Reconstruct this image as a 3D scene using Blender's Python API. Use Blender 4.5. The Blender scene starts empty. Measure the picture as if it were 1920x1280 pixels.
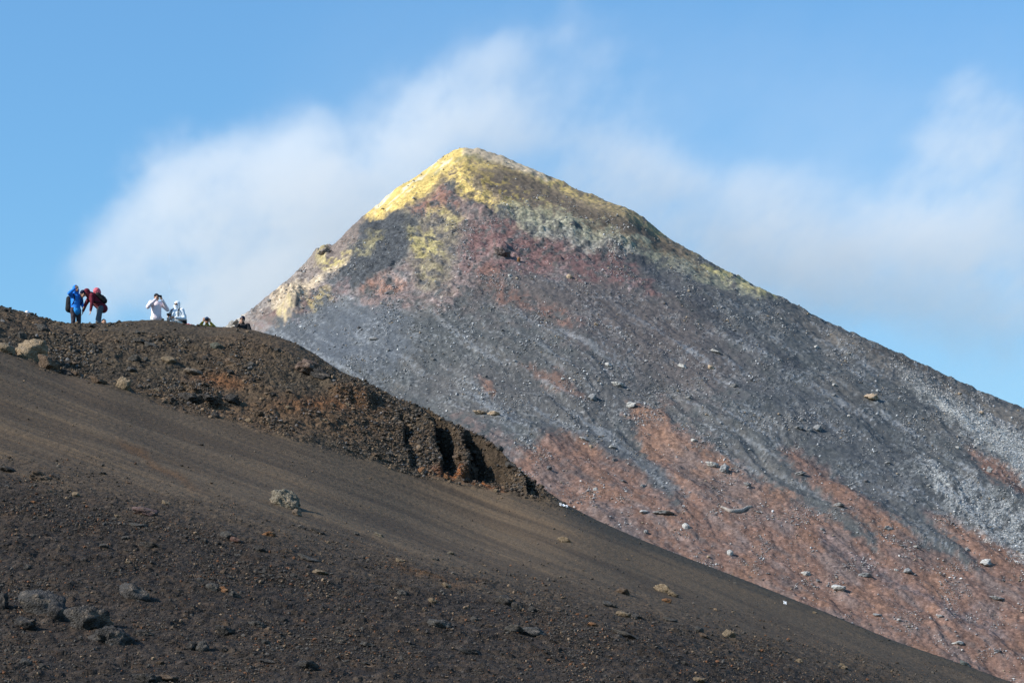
import bpy, bmesh, math, time
import numpy as np
from mathutils import Vector, Matrix
T0 = time.time()
S = bpy.context.scene
COL = S.collection
rad = math.radians

# ------------------------------------------------------------------ camera
F = 4533.0          # focal length in pixels of the 1920 px wide photograph
UC, VH = 960.0, 1500.0   # principal column, horizon row
cam = bpy.data.cameras.new('camera')
cam.sensor_width = 36.0
cam.lens = F / 1920 * 36
cam.shift_y = (VH - 640) / 1920
cam.clip_start = 0.5
cam.clip_end = 30000
camo = bpy.data.objects.new('camera', cam)
camo.rotation_euler = (rad(90), 0, 0)
COL.objects.link(camo)
S.camera = camo

# ------------------------------------------------------------------ light
SUN = Vector((-0.76, -0.34, 0.54)).normalized()
elev = math.asin(SUN.z)
rot = math.atan2(SUN.x, SUN.y)
w = bpy.data.worlds.new('World'); S.world = w; w.use_nodes = True
nt = w.node_tree
bg = nt.nodes['Background']
sky = nt.nodes.new('ShaderNodeTexSky')
sky.sky_type = 'NISHITA'; sky.sun_disc = False
sky.sun_elevation = elev; sky.sun_rotation = rot
sky.altitude = 0; sky.air_density = 1.5; sky.dust_density = 0.5; sky.ozone_density = 10.0
stint = nt.nodes.new('ShaderNodeMix'); stint.data_type = 'RGBA'; stint.blend_type = 'MULTIPLY'; stint.inputs[0].default_value = 1.0
stint.inputs[7].default_value = (0.93, 1.04, 1.02, 1)
nt.links.new(sky.outputs[0], stint.inputs[6]); nt.links.new(stint.outputs[2], bg.inputs[0]); bg.inputs[1].default_value = 0.142
sl = bpy.data.lights.new('sun', 'SUN'); sl.energy = 5.0; sl.angle = rad(0.53); sl.color = (1, 0.95, 0.88)
so = bpy.data.objects.new('sun', sl); so.rotation_euler = SUN.to_track_quat('Z', 'Y').to_euler(); COL.objects.link(so)
S.view_settings.view_transform = 'Standard'; S.view_settings.look = 'None'
S.view_settings.exposure = 0.35; S.view_settings.gamma = 1.0
S.cycles.use_denoising = True; S.cycles.denoiser = 'OPENIMAGEDENOISE'
S.cycles.denoising_input_passes = 'RGB_ALBEDO_NORMAL'; S.cycles.denoising_prefilter = 'ACCURATE'
S.cycles.max_bounces = 6; S.cycles.volume_bounces = 2
S.cycles.volume_step_rate = 1.0
S.cycles.volume_max_steps = 256

# ------------------------------------------------------------------ noise
def _h(ix, iy, s):
    h = (ix.astype(np.int64) * 374761393 + iy.astype(np.int64) * 668265263 + s * 974634777) & 0xFFFFFFFF
    h = ((h ^ (h >> 13)) * 1274126177) & 0xFFFFFFFF
    return (h ^ (h >> 16)) & 0xFFFFFFFF
_G = np.array([(math.cos(t), math.sin(t)) for t in np.linspace(0, 2 * math.pi, 64, endpoint=False)], dtype=np.float32) * 1.5
def pn(x, y, s=0):
    ix = np.floor(x); iy = np.floor(y)
    fx = (x - ix).astype(np.float32); fy = (y - iy).astype(np.float32)
    ix = ix.astype(np.int64); iy = iy.astype(np.int64)
    wx = fx * fx * fx * (fx * (fx * 6 - 15) + 10); wy = fy * fy * fy * (fy * (fy * 6 - 15) + 10)
    def g(a, b, px, py):
        k = _h(a, b, s) & 63
        return _G[k, 0] * px + _G[k, 1] * py
    n0 = g(ix, iy, fx, fy); n1 = g(ix + 1, iy, fx - 1, fy)
    n2 = g(ix, iy + 1, fx, fy - 1); n3 = g(ix + 1, iy + 1, fx - 1, fy - 1)
    a = n0 + wx * (n1 - n0); b = n2 + wx * (n3 - n2)
    return a + wy * (b - a)
def fbm(x, y, o=4, s=0, g=0.5):
    r = 0; a = 1; t = 0
    for k in range(o):
        r = r + a * pn(x, y, s + k * 7); t += a; a *= g; x = x * 2.03 + 5.1; y = y * 2.03 - 3.7
    return r / t * 1.4
def worley(x, y, s=0):
    ix = np.floor(x); iy = np.floor(y)
    best = np.full(x.shape, 9.0, np.float32); idv = np.zeros(x.shape, np.float32)
    for a in (-1, 0, 1):
        for b in (-1, 0, 1):
            cx = ix + a; cy = iy + b
            h = _h(cx.astype(np.int64), cy.astype(np.int64), s)
            px = cx + (h & 1023) / 1023.0; py = cy + ((h >> 10) & 1023) / 1023.0
            d = ((x - px) ** 2 + (y - py) ** 2).astype(np.float32)
            m = d < best
            best = np.where(m, d, best); idv = np.where(m, ((h >> 20) & 1023) / 1023.0, idv)
    return np.sqrt(best), idv
def ss(a, b, x):
    t = np.clip((x - a) / (b - a), 0, 1)
    return t * t * (3 - 2 * t)
def sdpoly(u, v, P):
    """signed distance to polygon, positive inside (pixels)"""
    P = np.array(P, np.float32); n = len(P)
    d = np.full(u.shape, 1e9, np.float32); ins = np.zeros(u.shape, bool)
    for i in range(n):
        ax, ay = P[i]; bx, by = P[(i + 1) % n]
        ex, ey = bx - ax, by - ay
        t = np.clip(((u - ax) * ex + (v - ay) * ey) / (ex * ex + ey * ey + 1e-6), 0, 1)
        d = np.minimum(d, (u - ax - t * ex) ** 2 + (v - ay - t * ey) ** 2)
        c = ((ay > v) != (by > v)) & (u < (bx - ax) * (v - ay) / (by - ay + 1e-9) + ax)
        ins ^= c
    d = np.sqrt(d)
    return np.where(ins, d, -d)
def interp(t, tab, k=1):
    tab = np.array(tab, float)
    return np.interp(t, tab[:, 0], tab[:, k])
def smooth1(a, n):
    k = np.exp(-np.linspace(-2, 2, 2 * n + 1) ** 2); k /= k.sum()
    return np.convolve(np.pad(a, n, mode='edge'), k, 'valid')
def pchip(X, Y, xq):
    """X,Y: (n,) increasing X"""
    h = np.diff(X); d = np.diff(Y) / h
    m = np.zeros_like(Y)
    for i in range(1, len(X) - 1):
        if d[i - 1] * d[i] > 0:
            w1 = 2 * h[i] + h[i - 1]; w2 = h[i] + 2 * h[i - 1]
            m[i] = (w1 + w2) / (w1 / d[i - 1] + w2 / d[i])
    m[0] = d[0]; m[-1] = d[-1]
    k = np.clip(np.searchsorted(X, xq) - 1, 0, len(X) - 2)
    t = (xq - X[k]) / h[k]
    return ((2 * t**3 - 3 * t**2 + 1) * Y[k] + (t**3 - 2 * t**2 + t) * h[k] * m[k]
            + (-2 * t**3 + 3 * t**2) * Y[k + 1] + (t**3 - t**2) * h[k] * m[k + 1])

# ------------------------------------------------------------------ node helpers
def mat(name, rough=0.9):
    m = bpy.data.materials.new(name); m.use_nodes = True
    b = m.node_tree.nodes['Principled BSDF']
    b.inputs['Roughness'].default_value = rough
    b.inputs['Specular IOR Level'].default_value = 0.15
    return m, m.node_tree, b
def N(nt, t, **kw):
    n = nt.nodes.new(t)
    for k, v in kw.items():
        if k.startswith('i_'): n.inputs[k[2:].replace('_', ' ')].default_value = v
        else: setattr(n, k, v)
    return n
def mixc(nt, a, b, fac, mode='MIX'):
    n = nt.nodes.new('ShaderNodeMix'); n.data_type = 'RGBA'; n.blend_type = mode
    for sock, val in ((n.inputs[0], fac), (n.inputs[6], a), (n.inputs[7], b)):
        if isinstance(val, bpy.types.NodeSocket): nt.links.new(val, sock)
        elif isinstance(val, (int, float)): sock.default_value = val
        else: sock.default_value = (*val, 1)
    return n.outputs[2]
def rng(nt, x, a, b, c=0.0, d=1.0):
    n = nt.nodes.new('ShaderNodeMapRange')
    nt.links.new(x, n.inputs[0])
    for i, v in enumerate((a, b, c, d)): n.inputs[i + 1].default_value = v
    return n.outputs[0]
def noise(nt, vec, scale, detail=3, rough=0.6, dist=0.0):
    n = nt.nodes.new('ShaderNodeTexNoise')
    nt.links.new(vec, n.inputs['Vector'])
    n.inputs['Scale'].default_value = scale; n.inputs['Detail'].default_value = detail
    n.inputs['Roughness'].default_value = rough; n.inputs['Distortion'].default_value = dist
    return n.outputs[0]
def voro(nt, vec, scale, out='Distance'):
    n = nt.nodes.new('ShaderNodeTexVoronoi'); nt.links.new(vec, n.inputs['Vector'])
    n.inputs['Scale'].default_value = scale
    return n.outputs[out]
def mth(nt, op, a, b=None):
    n = nt.nodes.new('ShaderNodeMath'); n.operation = op
    for i, val in enumerate((a, b)):
        if val is None: continue
        if isinstance(val, bpy.types.NodeSocket): nt.links.new(val, n.inputs[i])
        else: n.inputs[i].default_value = val
    return n.outputs[0]
def bump(nt, bsdf, h, strength, dist):
    n = nt.nodes.new('ShaderNodeBump'); n.inputs['Strength'].default_value = strength
    n.inputs['Distance'].default_value = dist
    nt.links.new(h, n.inputs['Height']); nt.links.new(n.outputs[0], bsdf.inputs['Normal'])

def ground_mat(name, scale, bdist, speck, ysq=1.0):
    """surface with painted albedo 'Col' plus grain; scale: grains per metre"""
    m, nt, b = mat(name, 0.95)
    at = N(nt, 'ShaderNodeAttribute', attribute_name='Col')
    mp = N(nt, 'ShaderNodeMapping'); mp.inputs['Scale'].default_value = (1, ysq, 1)
    nt.links.new(N(nt, 'ShaderNodeTexCoord').outputs['Object'], mp.inputs[0]); tc = mp.outputs[0]
    n1 = noise(nt, tc, scale, 3, 0.7)
    n2 = noise(nt, tc, scale * 0.22, 4, 0.65)
    vo = N(nt, 'ShaderNodeTexVoronoi'); nt.links.new(tc, vo.inputs['Vector']); vo.inputs['Scale'].default_value = scale * 0.6
    sep = N(nt, 'ShaderNodeSeparateColor'); nt.links.new(vo.outputs['Color'], sep.inputs[0])
    f = mth(nt, 'MULTIPLY', rng(nt, n1, 0.3, 0.7, 0.62, 1.38), rng(nt, n2, 0.3, 0.7, 0.8, 1.2))
    f = mth(nt, 'MULTIPLY', f, rng(nt, sep.outputs[0], 0, 1, 1 - speck, 1 + speck))
    hi = mth(nt, 'ADD', mth(nt, 'MULTIPLY', mth(nt, 'GREATER_THAN', sep.outputs[1], 0.95), speck * 1.6), 1.0)
    f = mth(nt, 'MULTIPLY', f, hi)
    n4 = noise(nt, tc, scale * 2.6, 2, 0.7)
    fa = mth(nt, 'MULTIPLY', rng(nt, n4, 0.3, 0.7, 0.72, 1.28), rng(nt, n1, 0.3, 0.7, 0.9, 1.1))
    mxx = N(nt, 'ShaderNodeMix'); nt.links.new(at.outputs['Alpha'], mxx.inputs[0]); nt.links.new(fa, mxx.inputs[2]); nt.links.new(f, mxx.inputs[3]); f = mxx.outputs[0]
    cmb = N(nt, 'ShaderNodeCombineColor')
    for i in range(3): nt.links.new(f, cmb.inputs[i])
    nt.links.new(mixc(nt, at.outputs['Color'], cmb.outputs[0], 1.0, 'MULTIPLY'), b.inputs['Base Color'])
    h = mth(nt, 'ADD', mth(nt, 'MULTIPLY', n2, 2.0), mth(nt, 'SUBTRACT', n1, vo.outputs['Distance']))
    h = mth(nt, 'ADD', mth(nt, 'MULTIPLY', h, rng(nt, at.outputs['Alpha'], 0, 1, 0.15, 1)), mth(nt, 'MULTIPLY', n4, 0.3))
    bump(nt, b, h, 0.9, bdist)
    return m

# ------------------------------------------------------------------ terrain grid machinery
class Sheet:
    """height field over (x/y, y): columns of constant bearing, rows of constant distance"""
    def __init__(s, us, ys):
        s.us = us; s.ys = ys; s.A = (us - UC) / F
        s.X = s.A[None, :] * ys[:, None]; s.Y = np.repeat(ys[:, None], len(us), 1)
        s.U = np.repeat(us[None, :], len(ys), 0)
    def vis(s, Z):
        e = Z / s.Y
        m = np.maximum.accumulate(e, 0)
        V = VH - F * e
        ok = e >= m - 1e-5
        return V, ok
    def h(s, x, y):
        a = x / y
        j = np.clip(np.interp(a, s.A, np.arange(len(s.A))), 0, len(s.A) - 1.001)
        i = np.clip(np.interp(y, s.ys, np.arange(len(s.ys))), 0, len(s.ys) - 1.001)
        i0 = int(i); j0 = int(j); fi = i - i0; fj = j - j0
        Z = s.Z
        return float((Z[i0, j0] * (1 - fi) + Z[i0 + 1, j0] * fi) * (1 - fj) + (Z[i0, j0 + 1] * (1 - fi) + Z[i0 + 1, j0 + 1] * fi) * fj)
    def normal(s, x, y, d):
        zx = (s.h(x + d, y) - s.h(x - d, y)) / (2 * d); zy = (s.h(x, y + d) - s.h(x, y - d)) / (2 * d)
        return Vector((-zx, -zy, 1)).normalized()
    def hit(s, u, v):
        """world point seen at photo pixel u,v"""
        j = int(np.clip(round(np.interp(u, s.us, np.arange(len(s.us)))), 0, len(s.us) - 1))
        V = VH - F * s.Z[:, j] / s.ys
        k = np.nonzero(V <= v)[0]
        i = int(k[0]) if len(k) else int(np.argmin(V))
        y = s.ys[i]; x = (u - UC) / F * y
        return x, y, s.h(x, y)
    def mesh(s, name, col, material, alpha=None):
        n, m = s.Z.shape
        me = bpy.data.meshes.new(name)
        me.vertices.add(n * m)
        co = np.stack([s.X, s.Y, s.Z], -1).astype(np.float32).reshape(-1)
        me.vertices.foreach_set('co', co)
        idx = np.arange(n * m).reshape(n, m)
        q = np.stack([idx[:-1, :-1], idx[:-1, 1:], idx[1:, 1:], idx[1:, :-1]], -1).reshape(-1, 4)
        quads(me, q)
        at = me.color_attributes.new('Col', 'FLOAT_COLOR', 'POINT')
        c = np.ones((n * m, 4), np.float32); c[:, :3] = col.reshape(-1, 3)
        if alpha is not None: c[:, 3] = alpha.reshape(-1)
        at.data.foreach_set('color', c.reshape(-1))
        me.materials.append(material)
        o = bpy.data.objects.new(name, me); COL.objects.link(o)
        return o
def quads(me, q, k=4, smooth=True):
    nq = len(q)
    me.loops.add(nq * k); me.polygons.add(nq)
    me.loops.foreach_set('vertex_index', q.astype(np.int32).reshape(-1))
    me.polygons.foreach_set('loop_start', np.arange(0, nq * k, k, dtype=np.int32))
    me.polygons.foreach_set('use_smooth', np.full(nq, smooth))
    me.update(calc_edges=True)
def rows(parts):
    out = []
    for a, b, n in parts: out.append(np.linspace(a, b, n, endpoint=False))
    out.append([parts[-1][1]])
    return np.concatenate(out)
def fit_skyline(sh, Z, target, weight, it=4, n=10, ymax=None):
    """nudge heights so the ridge line keeps the shape measured from the photograph"""
    for _ in range(it):
        e = Z / sh.Y
        if ymax is not None: e = np.where(sh.Y < ymax[None, :], e, -9)
        cur = e.max(0)
        d = smooth1((VH - target) / F - cur, n)
        Z = Z + d[None, :] * sh.Y * weight
    return Z

# ------------------------------------------------------------------ near hillside
us = np.linspace(-330, 2250, 1300)
ys = rows([(4, 24, 40), (24, 60, 520), (60, 90, 480), (90, 120, 60), (120, 180, 20)])
H = Sheet(us, ys)
crestV = [(-400, 545), (-100, 565), (0, 573), (50, 586), (100, 601), (130, 606), (200, 606), (240, 602), (280, 600), (310, 601), (350, 608), (400, 613), (440, 614), (480, 620),
          (520, 631), (560, 646), (600, 670), (640, 697), (700, 722), (740, 745), (800, 766), (850, 795), (900, 815), (930, 835), (960, 868), (1000, 902),
          (1060, 944), (1120, 975), (1200, 1010), (1280, 1042), (1413, 1093), (1547, 1147), (1680, 1203), (1780, 1237), (1900, 1281), (2300, 1440)]
crestY = [(-400, 86), (0, 83), (300, 83), (470, 81), (600, 79), (700, 76.5), (800, 73.8), (900, 71.8), (960, 70.4), (1060, 68), (1400, 61), (1920, 50), (2300, 45)]
baseV = [(-400, 560), (-100, 615), (0, 657), (60, 682), (120, 705), (200, 722), (330, 768), (450, 800), (560, 828), (650, 858), (780, 893), (880, 912), (960, 925), (1060, 957), (1200, 1022), (1413, 1105), (1680, 1215), (1900, 1294), (2300, 1452)]
baseY = [(-400, 71), (0, 69), (300, 68), (600, 66.8), (700, 68), (800, 69.2), (900, 68.8), (960, 68), (1060, 66.2), (1400, 59.5), (1920, 48.5), (2300, 43.5)]
grV = [(-400, 800), (0, 872), (200, 918), (400, 965), (640, 1035), (900, 1085), (1200, 1140), (1500, 1215), (1750, 1290), (1920, 1335), (2300, 1480)]
grY = [(-400, 52), (0, 50), (600, 46), (1200, 45), (1920, 42), (2300, 40)]
boV = [(-400, 1240), (0, 1280), (1200, 1290), (1920, 1400), (2300, 1500)]
boY = [(-400, 31), (0, 30), (1200, 31), (1920, 35), (2300, 34)]
cv = smooth1(interp(us, crestV), 4); cy = smooth1(interp(us, crestY), 60)
bv = smooth1(interp(us, baseV), 6); by = smooth1(interp(us, baseY), 60)
T4 = [smooth1(interp(us, t_), 80) for t_ in (boY, boV, grY, grV)]
Z = np.zeros_like(H.X)
for j in range(len(us)):
    zc = (VH - cv[j]) / F * cy[j]
    K = [(4, -1.65), (12, -1.3)]
    K.append((T4[0][j], (VH - T4[1][j]) / F * T4[0][j]))
    K.append((T4[2][j], (VH - T4[3][j]) / F * T4[2][j]))
    K.append((by[j], (VH - bv[j]) / F * by[j]))
    K.append((cy[j], zc)); K.append((cy[j] + 3, zc - 0.45)); K.append((cy[j] + 7, zc - 1.3))
    K.append((cy[j] + 40, zc - 18)); K.append((182, min(-16, zc - 40)))
    K = np.array(K)
    Z[:, j] = pchip(K[:, 0], K[:, 1], ys)
kw = np.exp(-np.linspace(-2, 2, 91) ** 2); kw /= kw.sum()
Zs = np.apply_along_axis(lambda r_: np.convolve(np.pad(r_, 45, mode='edge'), kw, 'valid'), 1, Z)
nb = ss(0.3, 3.5, by[None, :] - H.Y)
Z = Z + (Zs - Z) * nb
V0 = VH - F * Z / H.Y
cy2 = cy[None, :]; U = H.U; X = H.X; Y = H.Y
# zone masks
bvw = bv[None, :] + 9 * fbm(X * 1.1, Y * 1.1, 4, 3)
mound = ss(6, -10, V0 - bvw) * ss(1120, 960, U)
mound = np.where(Y > by[None, :] + 2, np.maximum(mound, ss(1150, 1000, U)), mound)
gr = smooth1(interp(us, grV), 20)[None, :]
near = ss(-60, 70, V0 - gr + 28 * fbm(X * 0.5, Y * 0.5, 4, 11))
ash = (1 - mound) * (1 - near)
# wind streaks along the fall line
s1 = V0 - 0.34 * U - 0.00002 * U * U
wv = 5 * fbm(U / 500, V0 / 200, 2, 21)
st1 = fbm((s1 + wv) / 22, U / 520, 3, 31); st2 = fbm((s1 + wv) / 60, U / 900, 2, 41)
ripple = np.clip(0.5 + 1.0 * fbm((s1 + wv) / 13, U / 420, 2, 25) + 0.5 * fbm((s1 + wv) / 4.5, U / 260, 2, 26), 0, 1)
Z += ash * (0.035 * st1 + 0.07 * st2 + 0.035 * ripple * ss(1500, 500, U))
# clods and cinders
w1, _ = worley(X * 1.7, Y * 1.7, 5); w2, i2 = worley(X * 4.2, Y * 4.2, 6); w3, _ = worley(X * 9, Y * 9, 8)
rough = mound * (0.55 + 0.45 * ss(-0.2, 0.5, fbm(X * 0.35, Y * 0.35, 3, 51)))
topash = ss(28, 8, V0 - cv[None, :]) * ss(150, 260, U) * ss(640, 540, U)
rough = rough * (1 - 0.75 * topash)
Z += rough * (0.14 * np.clip(0.75 - w1, 0, 1) + 0.10 * np.clip(0.7 - w2, 0, 1) * (i2 > 0.35) + 0.035 * (0.6 - w3) + 0.16 * fbm(X * 0.55, Y * 0.55, 4, 61) + 0.05 * fbm(X * 3, Y * 3, 3, 62))
rg = near * (0.4 + 0.6 * ss(-0.3, 0.3, fbm(X * 0.8, Y * 0.8, 3, 71)))
Z += rg * (0.09 * np.clip(0.7 - w2, 0, 1) * (i2 > 0.55) + 0.02 * (0.6 - w3) + 0.07 * fbm(X * 1.1, Y * 0.7, 4, 72))
Z += (1 - mound) * 0.012 * fbm(X * 6, Y * 6, 2, 81)
# broken scarps of clinker on the mound: gentle side towards the sun, steep side away
def hit0(u, v):
    j = int(round(np.interp(u, us, np.arange(len(us))))); vv = V0[:, j]
    k = np.nonzero((vv <= v))[0]; i = int(k[0]) if len(k) else int(np.argmin(np.where(Y[:, j] < cy[j] + 1, vv, 9e9)))
    return float(X[i, j]), float(Y[i, j])
def scarp(pts, A, wl, wr, nz=0.35, gap=0.3, dig=0.0):
    global Z
    P = [hit0(*p) for p in pts]
    d = np.full(X.shape, 1e9, np.float32); sg = np.zeros(X.shape, np.float32); along = np.zeros(X.shape, np.float32)
    n = len(P) - 1
    for k in range(n):
        (ax, ay), (bx, by_) = P[k], P[k + 1]
        ex, ey = bx - ax, by_ - ay; L = ex * ex + ey * ey + 1e-9
        t = ((X - ax) * ex + (Y - ay) * ey) / L; tc = np.clip(t, 0, 1)
        dd = (X - ax - tc * ex) ** 2 + (Y - ay - tc * ey) ** 2
        m = dd < d
        d = np.where(m, dd, d); cr = (X - ax) * ey - (Y - ay) * ex
        sg = np.where(m, np.sign(cr), sg); along = np.where(m, (k + tc) / n, along)
    d = np.sqrt(d) * sg + nz * fbm(X * 0.9, Y * 0.9, 4, 91) + 0.12 * fbm(X * 4, Y * 4, 2, 92)
    e = ss(0.0, 0.22, along) * ss(1.0, 0.8, along)
    prof = np.where(d < 0, np.exp(-(d / wl) ** 2), 1 - ss(0, wr, d))
    prof = prof - dig / A * np.exp(-((d - wr - 0.5) / 0.75) ** 2)
    near_ = np.exp(-np.clip(np.abs(d) - 3 * wl, 0, None))
    Z = Z + A * prof * e * near_
tt = np.clip((Y - by[None, :]) / (cy - by)[None, :], -0.3, 1.3)
zb = (VH - bv) / F * by
eu = 20 * fbm(X * 0.9, Y * 0.8, 3, 93) + 6 * fbm(X * 5, Y * 3, 2, 94)
def alcove(l1, l0, r1, r0, m, top=0.80):
    """hollow bitten out of the bank: sheer shaded wall on its sunward side"""
    global Z
    ul = l0 + (l1 - l0) * tt + eu; ur = r0 + (r1 - r0) * tt + eu
    k = ss(-2.5, 2.5, U - ul) * ss(12, -10, U - ur) * ss(top + 0.05, top - 0.03, tt + 0.05 * fbm(X * 2, Y * 2, 2, 90)) * ss(-0.12, 0.06, tt)
    floor = zb[None, :] + 0.22 * (Y - by[None, :]) + 0.08 * fbm(X * 3, Y * 3, 3, 89)
    Z = Z + (np.minimum(Z, floor) - Z) * k * m
alcove(850, 905, 945, 992, 1.0, 0.84)
alcove(868, 884, 900, 905, 1.0, 0.94)
alcove(788, 846, 836, 872, 0.9, 0.88)
alcove(722, 782, 744, 800, 0.45, 0.6)
alcove(962, 1000, 1000, 1035, 0.9, 0.8)
scarp([(615, 738), (660, 745), (705, 760)], 0.35, 0.8, 0.4)
scarp([(325, 740), (360, 748), (410, 768)], 0.3, 0.8, 0.3)
cliff = mound * ss(600, 760, U) * ss(1060, 980, U)
w4, i4 = worley(X * 2.4 + 0.4 * fbm(X * 3, Y * 3, 2, 94), Y * 2.4, 95); w5, i5 = worley(X * 6.5, Y * 6.5, 96)
Z += cliff * (0.10 * np.clip(0.6 - w4, 0, 1) * (i4 > 0.3) + 0.08 * np.clip(0.6 - w5, 0, 1) * (i5 > 0.3) + 0.10 * np.abs(fbm(X * 1.4, Y * 0.8, 4, 97)))
# keep the ridge line
wt = ss(0.3, 1.0, (Y - by[None, :]) / np.maximum(cy - by, 2)[None, :] * 1.0) * ss(25, 8, Y - cy2)
Z = fit_skyline(H, Z, interp(us, crestV), wt, 5, 5, cy + 2.5)
Z += mound * 0.03 * fbm(X * 5, Y * 5, 3, 99)
lim = (VH - (interp(us, crestV)[None, :] - 4 - 3 * fbm(X * 1.2, Y * 1.2, 3, 98))) / F * Y
Z = np.where((Z > lim) & (Y < cy2 + 12), lim + (Z - lim) * 0.12, Z)
H.Z = Z.astype(np.float64)
V, OK = H.vis(H.Z)
print('near terrain', time.time() - T0)
# albedo
def lerp(c, b, m): return c + (np.array(b, np.float32)[None, None, :] - c) * np.clip(m, 0, 1)[..., None]
C = np.zeros(X.shape + (3,), np.float32) + np.array((0.105, 0.086, 0.066), np.float32)
C = lerp(C, (0.130, 0.102, 0.074), ash * ss(-0.1, 0.5, st2 + 0.6 * st1))
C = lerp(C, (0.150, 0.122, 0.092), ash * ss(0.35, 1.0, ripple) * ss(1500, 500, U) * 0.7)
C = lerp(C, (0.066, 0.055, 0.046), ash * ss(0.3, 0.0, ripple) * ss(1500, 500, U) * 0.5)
C = lerp(C, (0.070, 0.057, 0.045), ash * ss(0.0, 0.45, -st1) * 0.8)
C = lerp(C, (0.115, 0.088, 0.062), ash * ss(1150, 600, V0) * 0.35)
C = lerp(C, (0.17, 0.085, 0.03), ash * ss(14, 0, np.abs(V0 - 0.62 * U - 690 + 10 * fbm(U / 60, V0 / 60, 3, 14))) * ss(200, 260, U) * ss(400, 330, U) * 0.35)
C = lerp(C, (0.038, 0.032, 0.028), near)  # gravel's own darker tone, with dim shade at the slope foot painted in
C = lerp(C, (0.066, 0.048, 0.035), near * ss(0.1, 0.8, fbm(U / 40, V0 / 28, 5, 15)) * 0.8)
C = lerp(C, (0.13, 0.065, 0.02), near * ss(12, 0, np.abs(V0 - 0.4 * U - 755 + 8 * fbm(U / 50, V0 / 50, 3, 16))) * ss(700, 760, U) * ss(900, 850, U) * 0.6)
C = lerp(C, (0.078, 0.066, 0.052), mound)
rust = np.exp(-((V0 - interp(us, [(0, 760), (300, 765), (500, 780), (700, 790), (900, 880), (1000, 930)])[None, :]) / 42) ** 2) * ss(180, 420, U)
rust = mound * ss(0.15, 0.75, rust * 0.95 + 0.55 * fbm(X * 0.5, Y * 0.5, 5, 17))
C = lerp(C, (0.110, 0.080, 0.056), rust * ss(1000, 800, U))
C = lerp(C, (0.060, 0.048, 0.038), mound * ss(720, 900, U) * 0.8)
C = lerp(C, (0.105, 0.078, 0.055), mound * (1 - rust) * ss(0.0, 0.5, fbm(X * 0.3 + 9, Y * 0.3, 4, 18)) * 0.6)
pat = sdpoly(U, V0, [(800, 880), (850, 872), (900, 885), (960, 912), (930, 920), (860, 900), (800, 890)])
C = lerp(C, (0.26, 0.11, 0.045), (1 - near) * ss(-6, 10, pat + 8 * fbm(U / 14, V0 / 8, 3, 19)))
for (pu, pv, ru, rv) in ((400, 712, 40, 10), (430, 722, 30, 8), (610, 760, 80, 14), (250, 770, 60, 9)):
    g = np.exp(-((U - pu) / ru) ** 2 - ((V0 - pv) / rv) ** 2)
    C = lerp(C, (0.16, 0.08, 0.04), mound * g * 0.8)
edge = ss(1000, 1060, U) * ss(26, 4, V0 - cv[None, :] + 6 * fbm(X, Y, 3, 20))
C = lerp(C, (0.052, 0.052, 0.048), edge)
C *= (1 + (1 - ash) * (0.22 * fbm(X * 2.2, Y * 1.2, 3, 22) + 0.12 * fbm(X * 0.4, Y * 0.4, 2, 23)))[..., None]
C *= np.array((0.78, 0.685, 0.56), np.float32)[None, None, :]
C = np.clip(C, 0.012, 0.8)
hm = ground_mat('cinder_ground', 16.0, 0.05, 0.34, 0.35)
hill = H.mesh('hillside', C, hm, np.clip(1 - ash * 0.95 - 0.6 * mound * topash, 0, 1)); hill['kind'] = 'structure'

# ------------------------------------------------------------------ volcano cone
us2 = np.linspace(-330, 2250, 1250)
ys2 = rows([(168, 200, 30), (200, 330, 420), (330, 452, 470), (452, 700, 70)])
M = Sheet(us2, ys2)
sky_m = [(-400, 1210), (0, 930), (200, 780), (380, 648), (430, 606), (460, 590), (500, 556), (545, 520), (575, 492), (592, 466), (610, 458), (625, 460), (645, 440), (665, 420), (690, 398), (720, 375),
         (745, 352), (790, 326), (830, 294), (850, 282), (870, 277), (900, 282), (940, 293), (1000, 318), (1050, 342), (1120, 371), (1180, 393), (1212, 412), (1240, 436), (1262, 452), (1290, 468), (1340, 496),
         (1400, 528), (1450, 552), (1520, 588), (1600, 626), (1680, 660), (1760, 697), (1840, 734), (1920, 765), (2300, 930)]
XS, YS_ = (868 - UC) / F * 450, 450.0
zs = (VH - 277) / F * 450
X, Y, U = M.X, M.Y, M.U
dx = X - XS; dy = Y - YS_
r = np.sqrt(dx * dx + dy * dy); rs = np.sqrt(r * r + 9) - 3 + 0.0
th = np.arctan2(dy, dx)
c2 = dx * dx / (r * r + 1e-6)
sv = interp(us2, sky_m)
# profile of the two flanks measured along the skyline at the summit distance
R_d = (us2 - 868) / F * 450; R_z = zs - (VH - sv) / F * 450
dropR = np.interp(rs, R_d[R_d > 0], R_z[R_d > 0]); dropL = np.interp(rs, -R_d[R_d < 0][::-1], R_z[R_d < 0][::-1])
big = rs > R_d.max(); dropR = np.where(big, dropR + (rs - R_d.max()) * 0.5, dropR)
Lm = (-R_d).max(); dropL = np.where(rs > Lm, dropL + (rs - Lm) * 0.7, dropL)
drop_side = np.where(dx > 0, smooth1(np.ones(1), 1)[0] * dropR, dropL)
dropF = 0.63 * rs - 0.00015 * rs ** 2
Z = zs - (drop_side * c2 + dropF * (1 - c2))
Z = fit_skyline(M, Z, smooth1(sv, 60), ss(-40, 60, Z) * np.ones_like(Z), 3, 70)
V0 = VH - F * Z / Y
Z = fit_skyline(M, Z, smooth1(sv, 8), ss(170, 10, V0 - sv[None, :]), 3, 14)
V0 = VH - F * Z / Y
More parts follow.
